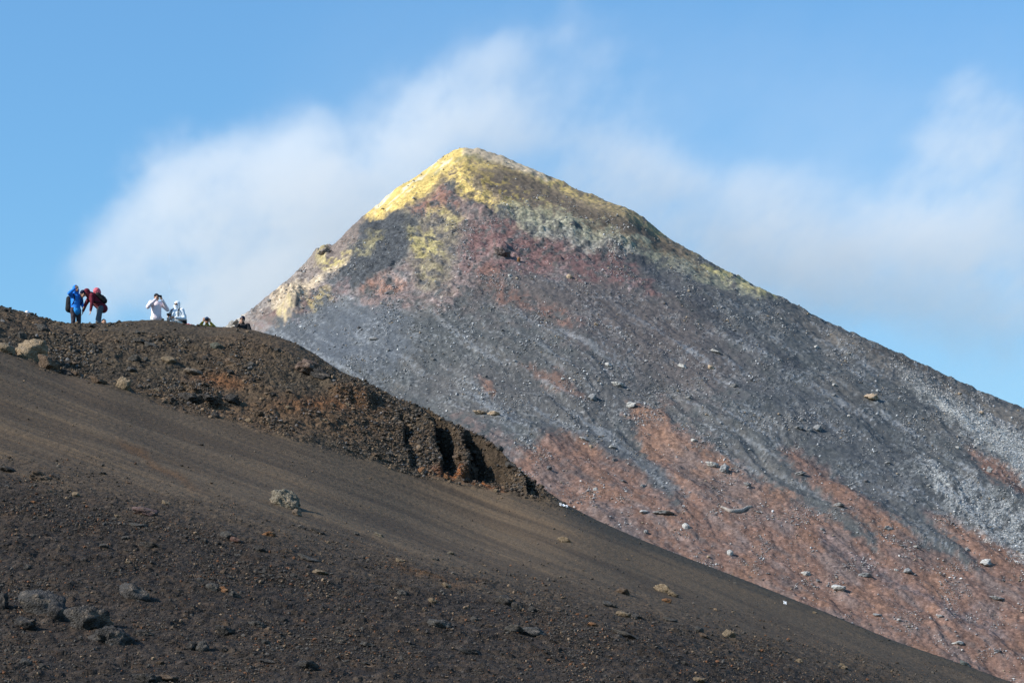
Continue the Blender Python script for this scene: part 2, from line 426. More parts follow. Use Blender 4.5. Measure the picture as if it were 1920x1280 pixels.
# relief
gul = fbm(th * 16 + 0.5 * fbm(X / 30, Y / 30, 2, 100), r / 90, 4, 101)
fl = fbm((V0 - 0.62 * U) / 42 + 0.6 * fbm(U / 120, V0 / 120, 2, 100), (U + V0) / 420, 3, 101)
Z += ss(15, 90, r) * 0.55 * (fl * ss(800, 1000, U) + gul * 0.4 * ss(1000, 800, U))
Z += 0.8 * fbm(X / 18, Y / 18, 3, 103) * ss(5, 40, r)
V0s = V0.copy()
craggy = np.clip(ss(-6, 14, sdpoly(U, V0, [(700, 400), (860, 300), (960, 380), (1200, 450), (1180, 480), (960, 500), (860, 600), (640, 560), (520, 590), (430, 610), (560, 500)])) + 0.25, 0, 1)
w1, i1 = worley(X * 0.45, Y * 0.45, 104); w2, i2 = worley(X * 1.1, Y * 1.1, 105)
Z += craggy * (0.5 * np.clip(0.7 - w1, 0, 1) * (i1 > 0.5) + 0.35 * fbm(X / 3, Y / 3, 3, 106) + 0.22 * np.abs(fbm(X / 1.4, Y / 1.4, 3, 108)))
Z += 0.2 * np.clip(0.6 - w2, 0, 1) * (i2 > 0.75) + 0.05 * fbm(X, Y, 2, 107)
# rocky knob on the left flank, pale face, broken right rim
def knob(u, v, ru, rv, A):
    global Z
    g = np.exp(-((U - u) / ru) ** 2 - ((V0 - v) / rv) ** 2)
    Z += A * g * (1 + 0.8 * fbm(X / 2.5, Y / 2.5, 3, int(u)))
knob(542, 560, 26, 28, 2.2); knob(602, 474, 16, 14, 2.0); knob(438, 604, 14, 12, 1.2)
knob(938, 474, 18, 12, 1.5); knob(905, 400, 30, 12, 1.0); knob(1060, 425, 40, 10, 0.8); knob(1155, 455, 22, 9, 1.0)
Z = fit_skyline(M, Z, sv, ss(60, 6, V0 - sv[None, :]), 4, 5)
Z += 0.16 * fbm(X * 0.9, Y * 0.9, 3, 109) + 0.6 * np.clip(fbm(X * 0.28, Y * 0.28, 3, 110) - 0.12, 0, 1) * ss(30, 4, V0 - sv[None, :])
M.Z = Z
V, OKm = M.vis(Z)
print('cone', time.time() - T0)
V0 = V0s
# albedo
wu = U + 14 * fbm(U / 45, V0 / 45, 4, 201) + 4 * fbm(U / 9, V0 / 9, 2, 203)
wvv = V0 + 12 * fbm(U / 45, V0 / 45, 4, 202) + 4 * fbm(U / 9, V0 / 9, 2, 204)
fine = fbm(U / 7, V0 / 5, 3, 205); med = fbm(U / 22, V0 / 14, 4, 206); lar = fbm(U / 90, V0 / 60, 4, 207)
fall = fbm((V0 - 0.62 * U) / 26, (U + V0) / 260, 4, 208)      # streaks down the right-hand flank
C = np.zeros(X.shape + (3,), np.float32) + np.array((0.088, 0.092, 0.095), np.float32)
fall2 = fbm((V0 - 0.66 * U + 8 * lar) / 11, (U + V0) / 200, 3, 209)
C = lerp(C, (0.108, 0.103, 0.100), ss(-0.2, 0.5, fall + lar))
C = lerp(C, (0.060, 0.062, 0.068), ss(0.05, 0.45, fall2) * 0.5)
C = lerp(C, (0.15, 0.15, 0.155), ss(0.1, 0.5, -fall2) * 0.35)
def zone(poly, col, soft=12, m=1.0, mot=0.0, wob=1.0):
    """one deposit with a ragged outline"""
    global C
    u_ = U + (wu - U) * wob; v_ = V0 + (wvv - V0) * wob
    d = sdpoly(u_, v_, poly)
    k = ss(-soft, soft, d + soft * (1.1 * med + 0.6 * fine)) * m
    if mot: k = k * ss(-mot, mot * 0.35 + 0.05, med + 0.7 * fine)
    C = lerp(C, col, k); return k
RED = (0.192, 0.110, 0.085); ORG = (0.200, 0.112, 0.078); MAUVE = (0.150, 0.115, 0.108)
zone([(880, 420), (1100, 440), (1300, 560), (1420, 700), (1300, 760), (1000, 600), (860, 560)], (0.118, 0.098, 0.095), 50, 0.8)
zone([(430, 640), (600, 560), (740, 545), (780, 640), (720, 700), (560, 700)], (0.105, 0.113, 0.128), 25, 0.9)
zone([(860, 660), (1240, 700), (1300, 790), (1100, 800), (900, 780), (760, 740)], (0.105, 0.098, 0.098), 30, 0.6)
zone([(560, 640), (660, 600), (700, 590), (700, 660), (620, 690)], (0.09, 0.10, 0.12), 20, 0.6)
# lower red ground
zone([(850, 780), (900, 790), (960, 830), (1000, 860), (1020, 930), (920, 880)], MAUVE, 14, 1, 0.6)
low = zone([(965, 880), (985, 845), (1030, 812), (1095, 815), (1150, 842), (1200, 885), (1250, 945), (1295, 965), (1260, 920), (1215, 850), (1180, 765), (1200, 762), (1270, 800), (1340, 848), (1400, 885), (1480, 932),
      (1560, 985), (1650, 1030), (1640, 1000), (1560, 945), (1500, 885), (1465, 838), (1500, 842), (1560, 892), (1620, 940), (1700, 1000), (1780, 1050), (1835, 1066), (1790, 1015), (1738, 962), (1790, 970),
      (1860, 1008), (1960, 1060), (2300, 1250), (2300, 1500), (860, 1500), (740, 1180), (880, 960)], RED, 13, 0.95, wob=0.7)
zone([(1190, 770), (1260, 805), (1400, 895), (1480, 950), (1400, 960), (1320, 930), (1260, 880), (1215, 830)], (0.245, 0.145, 0.105), 25, 0.75)
C = lerp(C, ORG, low * ss(0.0, 0.5, lar + 0.3 * med) * 0.6)
C = lerp(C, MAUVE, low * ss(-0.1, 0.5, fall * 0.7 - 0.7 * lar) * 0.8)
zone([(1040, 900), (1200, 980), (1330, 1050), (1500, 1150), (1500, 1220), (1240, 1080), (1080, 960)], MAUVE, 40, 0.6, 0.4)
zone([(1330, 880), (1420, 920), (1480, 980), (1380, 980), (1310, 930)], MAUVE, 25, 0.55)
zone([(1540, 1000), (1700, 1090), (1880, 1180), (1880, 1200), (1700, 1110), (1540, 1020)], (0.20, 0.145, 0.14), 10, 0.7)
C = lerp(C, (0.105, 0.095, 0.098), low * ss(0.25, 0.6, -fall + 0.25 * med) * 0.6)
zone([(1810, 842), (1870, 865), (1930, 890), (2000, 930), (1930, 925), (1860, 900), (1830, 865)], RED, 8, 0.95)
for P, c, m in (([(900, 700), (915, 715), (925, 745), (905, 735)], RED, .8), ([(980, 682), (1030, 700), (1080, 730), (1100, 748), (1040, 730)], RED, .7), ([(1230, 735), (1260, 760), (1240, 760)], RED, .4),
                ([(1290, 790), (1420, 860), (1400, 860), (1290, 800)], (0.12, 0.11, 0.11), .4)):
    zone(P, c, 7, m)
# pale scree fans
fanA = zone([(1670, 680), (1740, 715), (1840, 770), (1940, 830), (2200, 960), (2200, 1120), (1980, 960), (1880, 860), (1800, 800), (1740, 750)], (0.40, 0.39, 0.37), 16, 0.95, wob=0.7)
fanB = zone([(1720, 860), (1800, 900), (1960, 975), (2200, 1120), (2200, 1200), (1940, 1060), (1850, 1000), (1780, 940)], (0.36, 0.36, 0.36), 18, 0.75, 0.5)
zone([(1480, 590), (1600, 630), (1760, 700), (1960, 790), (1960, 820), (1740, 730), (1600, 665), (1500, 610)], (0.15, 0.13, 0.115), 12, 0.8)
zone([(1620, 640), (1780, 706), (1780, 722), (1650, 665)], (0.085, 0.07, 0.06), 6, 0.8)
# dark chutes
zone([(1140, 440), (1200, 480), (1300, 550), (1400, 620), (1520, 700), (1490, 700), (1380, 630), (1270, 560), (1170, 490)], (0.062, 0.064, 0.072), 10, 0.85)
zone([(880, 730), (1000, 790), (1120, 800), (1230, 870), (1290, 930), (1250, 930), (1180, 860), (1080, 805), (960, 790)], (0.085, 0.089, 0.098), 10, 0.9)
zone([(1330, 640), (1500, 720), (1700, 860), (1720, 960), (1600, 900), (1420, 760)], (0.074, 0.078, 0.088), 40, 0.6)
# upper mauve and maroon rock
zone([(770, 395), (800, 345), (860, 365), (930, 395), (960, 480), (900, 520), (830, 580), (740, 575), (670, 560), (640, 545), (700, 530), (750, 490), (775, 440)], (0.20, 0.145, 0.135), 12, 0.9, 0.8)
zone([(880, 440), (905, 415), (950, 415), (1000, 440), (1140, 460), (1230, 550), (1100, 520), (960, 510), (900, 520), (860, 500)], (0.17, 0.095, 0.09), 14, 0.9, 0.6)
zone([(880, 495), (915, 500), (950, 540), (1030, 575), (1100, 608), (1080, 616), (960, 570), (910, 540)], (0.185, 0.105, 0.085), 9, 0.8, 0.5)
zone([(680, 540), (740, 515), (760, 530), (700, 552)], (0.30, 0.15, 0.10), 7, 0.7, 0.7)
zone([(800, 350), (850, 365), (850, 385), (770, 405)], (0.25, 0.12, 0.09), 8, 0.7, 0.5)
# dark ash wedge on the left
zone([(690, 405), (770, 398), (775, 440), (750, 490), (690, 535), (640, 545), (615, 535), (650, 480), (672, 440)], (0.066, 0.069, 0.076), 6, 1)
# left rib
zone([(690, 402), (660, 425), (600, 465), (520, 535), (440, 600), (420, 640), (480, 625), (540, 590), (620, 530), (660, 470)], (0.19, 0.150, 0.135), 8, 0.95)
zone([(590, 470), (520, 535), (440, 598), (470, 600), (560, 530), (610, 490)], (0.26, 0.215, 0.19), 8, 0.6, 0.7)
zone([(480, 600), (560, 590), (640, 550), (640, 530), (590, 560), (560, 560)], (0.16, 0.095, 0.09), 10, 0.8, 0.5)
zone([(512, 560), (520, 545), (545, 540), (575, 525), (640, 488), (655, 480), (640, 505), (600, 530), (572, 560), (560, 580), (528, 602), (515, 580)], (0.46, 0.36, 0.26), 6, 0.95)
zone([(420, 605), (440, 590), (455, 588), (450, 610), (425, 618)], (0.40, 0.36, 0.32), 5, 0.9)
SUL = (0.42, 0.34, 0.14)
for P, m in (([(605, 505), (615, 490), (650, 480), (640, 495), (625, 505)], .9), ([(590, 475), (605, 470), (612, 488), (598, 490)], .5), ([(640, 480), (700, 445), (720, 440), (680, 480)], .35), ([(575, 575), (620, 545), (615, 560), (590, 580)], .6), ([(522, 585), (545, 580), (540, 590), (525, 595)], .6)):
    zone(P, SUL, 7, m, 0.6)
zone([(770, 410), (850, 400), (860, 440), (850, 500), (830, 550), (790, 540), (765, 480)], (0.20, 0.18, 0.125), 16, 0.6, 0.7)
for P, m in (([(770, 435), (815, 438), (825, 455), (790, 462), (770, 455)], .7), ([(775, 462), (825, 464), (825, 478), (780, 484)], .7), ([(805, 385), (850, 390), (850, 398), (800, 402)], .5), ([(825, 405), (865, 402), (870, 420), (830, 422)], .45), ([(790, 500), (825, 500), (810, 525)], .25)):
    zone(P, SUL, 10, m, 0.8)
# summit sulphur
summit = [(868, 260), (810, 290), (740, 340), (680, 395), (684, 410), (740, 402), (790, 380), (840, 345), (850, 350), (868, 372), (910, 388), (960, 395), (1000, 398), (1060, 412), (1130, 440), (1240, 480), (1330, 520), (1340, 505), (1250, 440), (1080, 345)]
zone(summit, (0.23, 0.175, 0.115), 8, 1, wob=0.5)
YEL = (0.60, 0.43, 0.15); PALE = (0.66, 0.58, 0.44)
zone([(868, 262), (810, 292), (740, 342), (686, 394), (690, 408), (750, 392), (800, 362), (838, 330), (850, 312), (870, 305), (900, 300)], YEL, 7, 0.95, wob=0.5)
C = lerp(C, PALE, ss(-6, 5, sdpoly(wu, wvv, [(850, 280), (800, 300), (730, 350), (690, 395), (720, 392), (780, 350), (830, 315), (860, 300)])) * ss(-0.1, 0.35, fbm((V0 + 0.75 * U) / 9, (U - V0) / 60, 3, 220)) * 0.9)
zone([(760, 340), (830, 330), (845, 310), (820, 320), (790, 340)], (0.22, 0.20, 0.10), 6, 0.7, 0.5)
zone([(835, 318), (850, 303), (890, 305), (900, 330), (880, 335), (885, 355), (925, 385), (900, 385), (865, 365), (845, 345)], YEL, 7, 0.9, 0.7, wob=0.6)
zone([(905, 360), (960, 375), (990, 385), (950, 395), (900, 380)], YEL, 8, 0.55, 0.6)
zone([(880, 296), (960, 300), (1040, 335), (1120, 372), (1200, 405), (1250, 440), (1230, 440), (1130, 395), (1040, 352), (960, 322), (890, 312)], YEL, 5, 0.6, 0.5, wob=0.5)
zone([(866, 268), (900, 276), (1000, 312), (1040, 335), (1000, 330), (930, 305), (870, 292)], (0.50, 0.40, 0.30), 5, 0.85, wob=0.4)
zone([(850, 290), (885, 292), (930, 300), (900, 304), (860, 298)], (0.22, 0.19, 0.10), 4, 0.75)
zone([(1080, 360), (1200, 405), (1300, 470), (1300, 482), (1220, 450), (1120, 400)], (0.26, 0.195, 0.125), 7, 0.75, 0.8)
zone([(880, 322), (960, 322), (1050, 358), (1130, 400), (1210, 430), (1300, 478), (1260, 478), (1130, 432), (1000, 395), (930, 368), (890, 345)], (0.125, 0.098, 0.078), 8, 0.95, wob=0.6)
C = lerp(C, (0.36, 0.26, 0.09), ss(-20, 20, sdpoly(wu, wvv, [(880, 320), (930, 330), (1000, 370), (1060, 400), (960, 395), (890, 350)])) * ss(0.02, 0.40, med + 0.5 * fine) * 0.85)
C = lerp(C, (0.33, 0.25, 0.11), ss(-10, 20, sdpoly(wu, wvv, [(960, 330), (1200, 430), (1290, 480), (1160, 440), (980, 390)])) * ss(0.3, 0.6, med + 0.6 * fine) * 0.6)
# pale crust below the rim
zone([(935, 388), (990, 382), (1050, 398), (1130, 428), (1215, 458), (1240, 480), (1150, 470), (1050, 445), (970, 425)], (0.30, 0.28, 0.20), 12, 0.75, 0.85)
zone([(1000, 425), (1150, 455), (1190, 480), (1060, 460)], (0.27, 0.25, 0.225), 9, 0.7, 0.6)
zone([(1200, 455), (1290, 485), (1380, 520), (1460, 556), (1440, 562), (1330, 530), (1240, 492)], (0.27, 0.25, 0.18), 8, 0.8, 0.8, wob=0.5)
zone([(1300, 478), (1400, 524), (1460, 556), (1430, 556), (1360, 524)], (0.40, 0.33, 0.14), 4, 0.6, 0.6, wob=0.4)
# pale mineral dust in patches over the grey flank
dust = ss(0.12, 0.6, fbm(U / 60, V0 / 36, 3, 230) + 0.8 * fine) * ss(430, 520, V0) * (1 - low)
C = lerp(C, (0.25, 0.25, 0.255), dust * 0.22)
C = lerp(C, (0.24, 0.25, 0.27), ss(0.28, 0.5, fall + 0.5 * fine) * ss(520, 640, V0) * (1 - low) * 0.35)
rgh = np.clip(0.12 + 0.8 * craggy + 0.45 * low + 0.8 * (fanA + fanB) + 0.8 * dust, 0, 1)
C *= (1 + (0.08 + 0.14 * rgh) * fine + 0.10 * med + 0.16 * fall + 0.12 * fall2)[..., None]
C *= np.array((0.92, 0.93, 0.88), np.float32)[None, None, :]
C = np.clip(C, 0.02, 0.8)
mm = ground_mat('volcanic_slope', 3.2, 0.09, 0.26)
mtn = M.mesh('mountain', C, mm, rgh); mtn['kind'] = 'structure'
CM = C; 
# wide ground reaching the horizon, below everything
me = bpy.data.meshes.new('ground')
g = 40; gx = np.linspace(-1, 1, g); P = np.sign(gx) * np.abs(gx) ** 3 * 14000
GX, GY = np.meshgrid(P, P); GZ = -26 + 5 * fbm(GX / 900, GY / 900, 3, 300)
GZ = np.minimum(GZ, -22 - 0.004 * np.hypot(GX, GY))
me.vertices.add(g * g); me.vertices.foreach_set('co', np.stack([GX, GY + 200, GZ], -1).astype(np.float32).reshape(-1))
idx = np.arange(g * g).reshape(g, g)
quads(me, np.stack([idx[:-1, :-1], idx[:-1, 1:], idx[1:, 1:], idx[1:, :-1]], -1).reshape(-1, 4))
m_, nt_, b_ = mat('lava_plain', 0.95)
tc_ = N(nt_, 'ShaderNodeTexCoord').outputs['Object']
nt_.links.new(mixc(nt_, (0.05, 0.048, 0.045), (0.11, 0.09, 0.075), noise(nt_, tc_, 0.02, 6)), b_.inputs['Base Color'])
me.materials.append(m_)
gr_o = bpy.data.objects.new('ground', me); COL.objects.link(gr_o); gr_o['kind'] = 'structure'


# ------------------------------------------------------------------ volcanic smoke (real volume, behind the cone)
def vnoise3(x, y, z, s):
    ix = np.floor(x); iy = np.floor(y); iz = np.floor(z)
    fx, fy, fz = x - ix, y - iy, z - iz
    wx, wy, wz = [f * f * (3 - 2 * f) for f in (fx, fy, fz)]
    ix, iy, iz = ix.astype(np.int64), iy.astype(np.int64), iz.astype(np.int64)
    def g(a, b, c): return (_h(a + c * 7919, b + c * 104729, s) & 0xFFFF).astype(np.float32) / 65535.0
    r = 0
    for a in (0, 1):
        for b in (0, 1):
            for c in (0, 1):
                r = r + g(ix + a, iy + b, iz + c) * (wx if a else 1 - wx) * (wy if b else 1 - wy) * (wz if c else 1 - wz)
    return r * 2 - 1
def fbm3(x, y, z, o, s, g=0.52):
    r = 0; a = 1.0; t = 0
    for k in range(o):
        r = r + a * vnoise3(x, y, z, s + k); t += a; a *= g; x, y, z = x * 2.1 + 3, y * 2.1 - 5, z * 2.1 + 1
    return r / t * 1.6
DY = 600.0; PX = DY / F
nx, ny, nz = 410, 34, 236
bx0, bx1 = (-160 - UC) * PX, (2090 - UC) * PX
by0, by1 = 545.0, 665.0
bz0, bz1 = (VH - 1000) * PX, (VH + 140) * PX
gx = np.linspace(bx0, bx1, nx, dtype=np.float32)[:, None, None]; gy = np.linspace(by0, by1, ny, dtype=np.float32)[None, :, None]; gz = np.linspace(bz0, bz1, nz, dtype=np.float32)[None, None, :]
gx, gy, gz = np.broadcast_arrays(gx, gy, gz)
su = UC + gx / PX; sv_ = VH - gz / PX      # plume coordinates on the sheet at 600 m
sw = (gy - 605) / 40.0
wx_ = 38 * fbm3(gx / 16, gy / 16, gz / 16, 4, 501); wz_ = 38 * fbm3(gx / 16, gy / 16, gz / 16, 4, 521)
pu = su + wx_; pv = sv_ + wz_
den = np.zeros(gx.shape, np.float32)
def puff(u, v, ru, rv, k, ang=0.0, w0=0.0, rw=1.0):
    global den
    c, s = math.cos(rad(ang)), math.sin(rad(ang))
    a = ((pu - u) * c + (pv - v) * s) / ru; b = (-(pu - u) * s + (pv - v) * c) / rv
    den = den + k * np.exp(-(a * a + b * b + ((sw - w0) / rw) ** 2) ** 1.15)
# main bank left of the cone
puff(520, 500, 190, 180, 1.1); puff(560, 330, 95, 90, 0.85, 0, 0.2); puff(430, 360, 90, 80, 0.8); puff(330, 400, 100, 85, 0.8); puff(290, 340, 60, 40, .35)
puff(240, 480, 100, 80, 0.65); puff(180, 560, 90, 60, 0.4); puff(660, 420, 110, 130, 0.9); puff(480, 600, 150, 110, 1.0); puff(600, 290, 40, 45, 0.3)
# rising plume
puff(740, 290, 55, 75, 0.85, -55); puff(800, 215, 60, 55, 0.8, -40); puff(870, 165, 70, 40, 0.6, -25); puff(955, 130, 70, 38, 0.5, -25)
puff(1060, 80, 50, 45, 0.38, -50); puff(1120, 120, 60, 60, 0.2); puff(900, 230, 160, 70, 0.4, -10); puff(1100, 230, 200, 110, 0.34); puff(710, 330, 40, 70, 0.35); puff(1130, 310, 170, 60, .3)
puff(1180, 340, 200, 80, 0.35); puff(1300, 420, 160, 90, 0.5); puff(1200, 130, 80, 60, 0.14)
# bank over the right shoulder
puff(1430, 470, 150, 90, 0.6); puff(1560, 520, 150, 110, 0.6); puff(1400, 390, 60, 40, 0.35); puff(1500, 380, 60, 40, 0.25)
puff(1690, 440, 130, 120, 0.55); puff(1800, 330, 95, 110, 0.55); puff(1770, 200, 55, 40, 0.5); puff(1850, 230, 90, 60, 0.45); puff(1930, 400, 120, 160, 0.6); puff(1830, 560, 150, 90, 0.45); puff(2000, 620, 140, 120, 0.3)
al_ = gx * 0.85 + gz * 0.53; ac_ = gz * 0.85 - gx * 0.53
n3 = fbm3(al_ / 18, gy / 14, ac_ / 12, 5, 541, 0.66)
den = ss(0.15, 1.05, den * (1 + 1.5 * n3)) * 1.25
den = den + 0.085 * ss(400, 1000, su) * ss(-40, 250, sv_) * (1 + n3)
edge_ = ss(0, 0.05, (su + 160) / 2250) * ss(1, 0.95, (su + 160) / 2250) * ss(-140, -60, sv_)
den = (den * edge_).astype(np.float32)
pm = bpy.data.meshes.new('smoke_field'); pm.vertices.add(den.size)
att = pm.attributes.new('dens', 'FLOAT', 'POINT'); att.data.foreach_set('value', den.reshape(-1))
po = bpy.data.objects.new('smoke', pm); COL.objects.link(po)
po['kind'] = 'stuff'; po['label'] = 'pale volcanic smoke drifting behind the cone'; po['category'] = 'smoke'
ng = bpy.data.node_groups.new('smoke_volume', 'GeometryNodeTree')
ng.interface.new_socket('Geometry', in_out='INPUT', socket_type='NodeSocketGeometry')
ng.interface.new_socket('Geometry', in_out='OUTPUT', socket_type='NodeSocketGeometry')
gi = ng.nodes.new('NodeGroupInput'); go = ng.nodes.new('NodeGroupOutput')
vc = ng.nodes.new('GeometryNodeVolumeCube')
vc.inputs['Min'].default_value = (bx0, by0, bz0); vc.inputs['Max'].default_value = (bx1, by1, bz1)
for nm, k in (('Resolution X', nx), ('Resolution Y', ny), ('Resolution Z', nz)): vc.inputs[nm].default_value = k
pos = ng.nodes.new('GeometryNodeInputPosition'); sp = ng.nodes.new('ShaderNodeSeparateXYZ'); ng.links.new(pos.outputs[0], sp.inputs[0])
tot = None
for i, (a0, a1, n, stride) in enumerate(((bx0, bx1, nx, ny * nz), (by0, by1, ny, nz), (bz0, bz1, nz, 1))):
    mr = ng.nodes.new('ShaderNodeMapRange'); mr.inputs[1].default_value = a0; mr.inputs[2].default_value = a1; mr.inputs[4].default_value = n - 1
    ng.links.new(sp.outputs[i], mr.inputs[0])
    rd = ng.nodes.new('ShaderNodeMath'); rd.operation = 'ROUND'; ng.links.new(mr.outputs[0], rd.inputs[0])
    ml = ng.nodes.new('ShaderNodeMath'); ml.operation = 'MULTIPLY'; ml.inputs[1].default_value = stride; ng.links.new(rd.outputs[0], ml.inputs[0])
    if tot is None: tot = ml.outputs[0]
    else:
        ad = ng.nodes.new('ShaderNodeMath'); ad.operation = 'ADD'; ng.links.new(tot, ad.inputs[0]); ng.links.new(ml.outputs[0], ad.inputs[1]); tot = ad.outputs[0]
na = ng.nodes.new('GeometryNodeInputNamedAttribute'); na.data_type = 'FLOAT'; na.inputs[0].default_value = 'dens'
si = ng.nodes.new('GeometryNodeSampleIndex'); si.data_type = 'FLOAT'; si.domain = 'POINT'
ng.links.new(gi.outputs[0], si.inputs['Geometry']); ng.links.new(na.outputs[0], si.inputs['Value']); ng.links.new(tot, si.inputs['Index'])
ng.links.new(si.outputs[0], vc.inputs['Density'])
sm = ng.nodes.new('GeometryNodeSetMaterial'); ng.links.new(vc.outputs[0], sm.inputs[0]); ng.links.new(sm.outputs[0], go.inputs[0])
m = bpy.data.materials.new('smoke'); m.use_nodes = True; nt = m.node_tree; nt.nodes.clear()
ou = nt.nodes.new('ShaderNodeOutputMaterial'); pv_ = nt.nodes.new('ShaderNodeVolumePrincipled')
pv_.inputs['Color'].default_value = (0.99, 0.98, 0.95, 1); pv_.inputs['Density'].default_value = 0.018; pv_.inputs['Anisotropy'].default_value = 0.0
nt.links.new(pv_.outputs[0], ou.inputs['Volume'])
m.cycles.volume_interpolation = 'LINEAR'
sm.inputs['Material'].default_value = m
po.data.materials.append(m)
po.modifiers.new('volume', 'NODES').node_group = ng
print('smoke', time.time() - T0)

# ------------------------------------------------------------------ rocks
RG = np.random.default_rng(7)
def ico(sub):
    bm = bmesh.new(); bmesh.ops.create_icosphere(bm, subdivisions=sub, radius=1.0)
    v = np.array([p.co[:] for p in bm.verts], np.float32); f = np.array([[q.index for q in p.verts] for p in bm.faces], np.int32); bm.free()
    return v, f
ICO = {k: ico(k) for k in (1, 2, 4, 5)}
def rock_shape(sub, seed, lump=0.12, facets=14, craggy=0.0):
    v, f = ICO[sub]; rg = np.random.default_rng(seed)
    n = rg.normal(size=(facets, 3)); n /= np.linalg.norm(n, axis=1)[:, None]; d = rg.uniform(0.62, 1.0, facets)
    dots = v @ n.T
    rr = np.where(dots > 0.05, d[None, :] / np.maximum(dots, 0.05), 9).min(1)
    rr = np.minimum(rr, 1.15)
    o = rg.uniform(-50, 50, 3)
    q = v * rr[:, None]
    nz = fbm3(q[:, 0] * 1.6 + o[0], q[:, 1] * 1.6 + o[1], q[:, 2] * 1.6 + o[2], 3, 600 + seed % 50)
    rr = rr * (1 + lump * 1.6 * nz)
    if sub >= 4:
        n2 = fbm3(q[:, 0] * 5 + o[0], q[:, 1] * 5 + o[1], q[:, 2] * 5, 4, 650 + seed % 50)
        n3_ = np.abs(fbm3(q[:, 0] * 3 + o[2], q[:, 1] * 3, q[:, 2] * 3 + o[1], 3, 700 + seed % 50))
        rr = rr * (1 + (0.05 + 0.14 * craggy) * n2 - craggy * 0.28 * (0.35 - np.minimum(n3_, 0.35)))
    return (v * rr[:, None]).astype(np.float32), f
def euler_mats(n, rg, full=True):
    q = rg.normal(size=(n, 4)); q /= np.linalg.norm(q, axis=1)[:, None]
    w_, x, y, z = q.T
    return np.stack([np.stack([1 - 2 * (y * y + z * z), 2 * (x * y - z * w_), 2 * (x * z + y * w_)], -1),
                     np.stack([2 * (x * y + z * w_), 1 - 2 * (x * x + z * z), 2 * (y * z - x * w_)], -1),
                     np.stack([2 * (x * z - y * w_), 2 * (y * z + x * w_), 1 - 2 * (x * x + y * y)], -1)], -2).astype(np.float32)
rm, nt, b = mat('lava_rock', 0.92)
oi = nt.nodes.new('ShaderNodeObjectInfo'); tc = N(nt, 'ShaderNodeTexCoord').outputs['Object']; geo = nt.nodes.new('ShaderNodeNewGeometry')
n1 = noise(nt, tc, 2.2, 4, 0.65); n2 = noise(nt, tc, 11, 3, 0.7)
f = mth(nt, 'MULTIPLY', rng(nt, n1, 0.3, 0.7, 0.72, 1.3), rng(nt, n2, 0.3, 0.7, 0.75, 1.28))
cmb = N(nt, 'ShaderNodeCombineColor'); [nt.links.new(f, cmb.inputs[i]) for i in range(3)]
base = mixc(nt, oi.outputs['Color'], cmb.outputs[0], 1.0, 'MULTIPLY')
base = mixc(nt, base, mixc(nt, base, (0.55, 0.42, 0.30), 0.28), rng(nt, noise(nt, tc, 1.3, 3), 0.52, 0.66))
nt.links.new(base, b.inputs['Base Color'])
bump(nt, b, mth(nt, 'ADD', n2, mth(nt, 'MULTIPLY', voro(nt, tc, 9), -0.7)), 0.8, 0.08)
gm, nt, b = mat('loose_stones', 0.92)
at = N(nt, 'ShaderNodeAttribute', attribute_name='Col'); tc = N(nt, 'ShaderNodeTexCoord').outputs['Object']
nt.links.new(mixc(nt, at.outputs['Color'], mixc(nt, (0.7, 0.7, 0.7), (1.3, 1.3, 1.3), noise(nt, tc, 18, 2)), 1.0, 'MULTIPLY'), b.inputs['Base Color'])

def stones(name, P, size, colr, sub, seed, label, sink=0.15):
    rg = np.random.default_rng(seed); n = len(P)
    shp = [rock_shape(sub, seed * 31 + k, 0.16, 9) for k in range(10)]
    R = euler_mats(n, rg); sc = (size[:, None] * rg.uniform(0.55, 1.15, (n, 3))).astype(np.float32) * 0.5
    Vs, Fs, Cs = [], [], []; off = 0
    for k in range(10):
        ix = np.arange(k, n, 10); v, f_ = shp[k]
        vv = np.einsum('nij,vj->nvi', R[ix], v) * sc[ix][:, None, :]
        vv[..., 2] *= 0.8
        pz = P[ix].astype(np.float32).copy(); pz[:, 2] += size[ix] * (0.5 - sink) * 0.6
        Vs.append((vv + pz[:, None, :]).reshape(-1, 3)); nv = len(v)
        Fs.append((f_[None] + (np.arange(len(ix)) * nv)[:, None, None]).reshape(-1, 3) + off); off += len(ix) * nv
        Cs.append(np.repeat(colr[ix], nv, 0))
    Vs = np.concatenate(Vs); Fs = np.concatenate(Fs); Cs = np.concatenate(Cs)
    me = bpy.data.meshes.new(name); me.vertices.add(len(Vs)); me.vertices.foreach_set('co', Vs.reshape(-1)); quads(me, Fs, 3, False)
    a = me.color_attributes.new('Col', 'FLOAT_COLOR', 'POINT'); c = np.ones((len(Vs), 4), np.float32); c[:, :3] = Cs; a.data.foreach_set('color', c.reshape(-1))
    me.materials.append(gm); o = bpy.data.objects.new(name, me); COL.objects.link(o)
    o['kind'] = 'stuff'; o['label'] = label; o['category'] = 'stones'
    return o
def pick(sh, OK, Vv, wgt, n, seed):
    """random visible surface points, even in the picture apart from the weight"""
    rg = np.random.default_rng(seed)
    dv = np.abs(np.diff(Vv, axis=0, append=Vv[-1:])); dv = np.clip(dv, 0, 7)
    inside = (sh.U > -60) & (sh.U < 1980) & (Vv < 1330)
    p = (wgt * dv * OK * inside).astype(np.float64).reshape(-1); p /= p.sum()
    ix = rg.choice(p.size, n, p=p); return ix
def tint(ix, cols, probs, rg, basec, k=0.6):
    c = np.array(cols, np.float32)[rg.choice(len(cols), len(ix), p=probs)]
    return np.clip((c * k + basec * (1 - k)) * rg.uniform(0.65, 1.35, (len(ix), 1)), 0.01, 0.8).astype(np.float32)
GREY = (0.092, 0.085, 0.076); DARK = (0.045, 0.041, 0.037); TAN = (0.24, 0.17, 0.11); RUST = (0.20, 0.09, 0.045); LGREY = (0.19, 0.19, 0.19); PALE_ = (0.42, 0.41, 0.38)
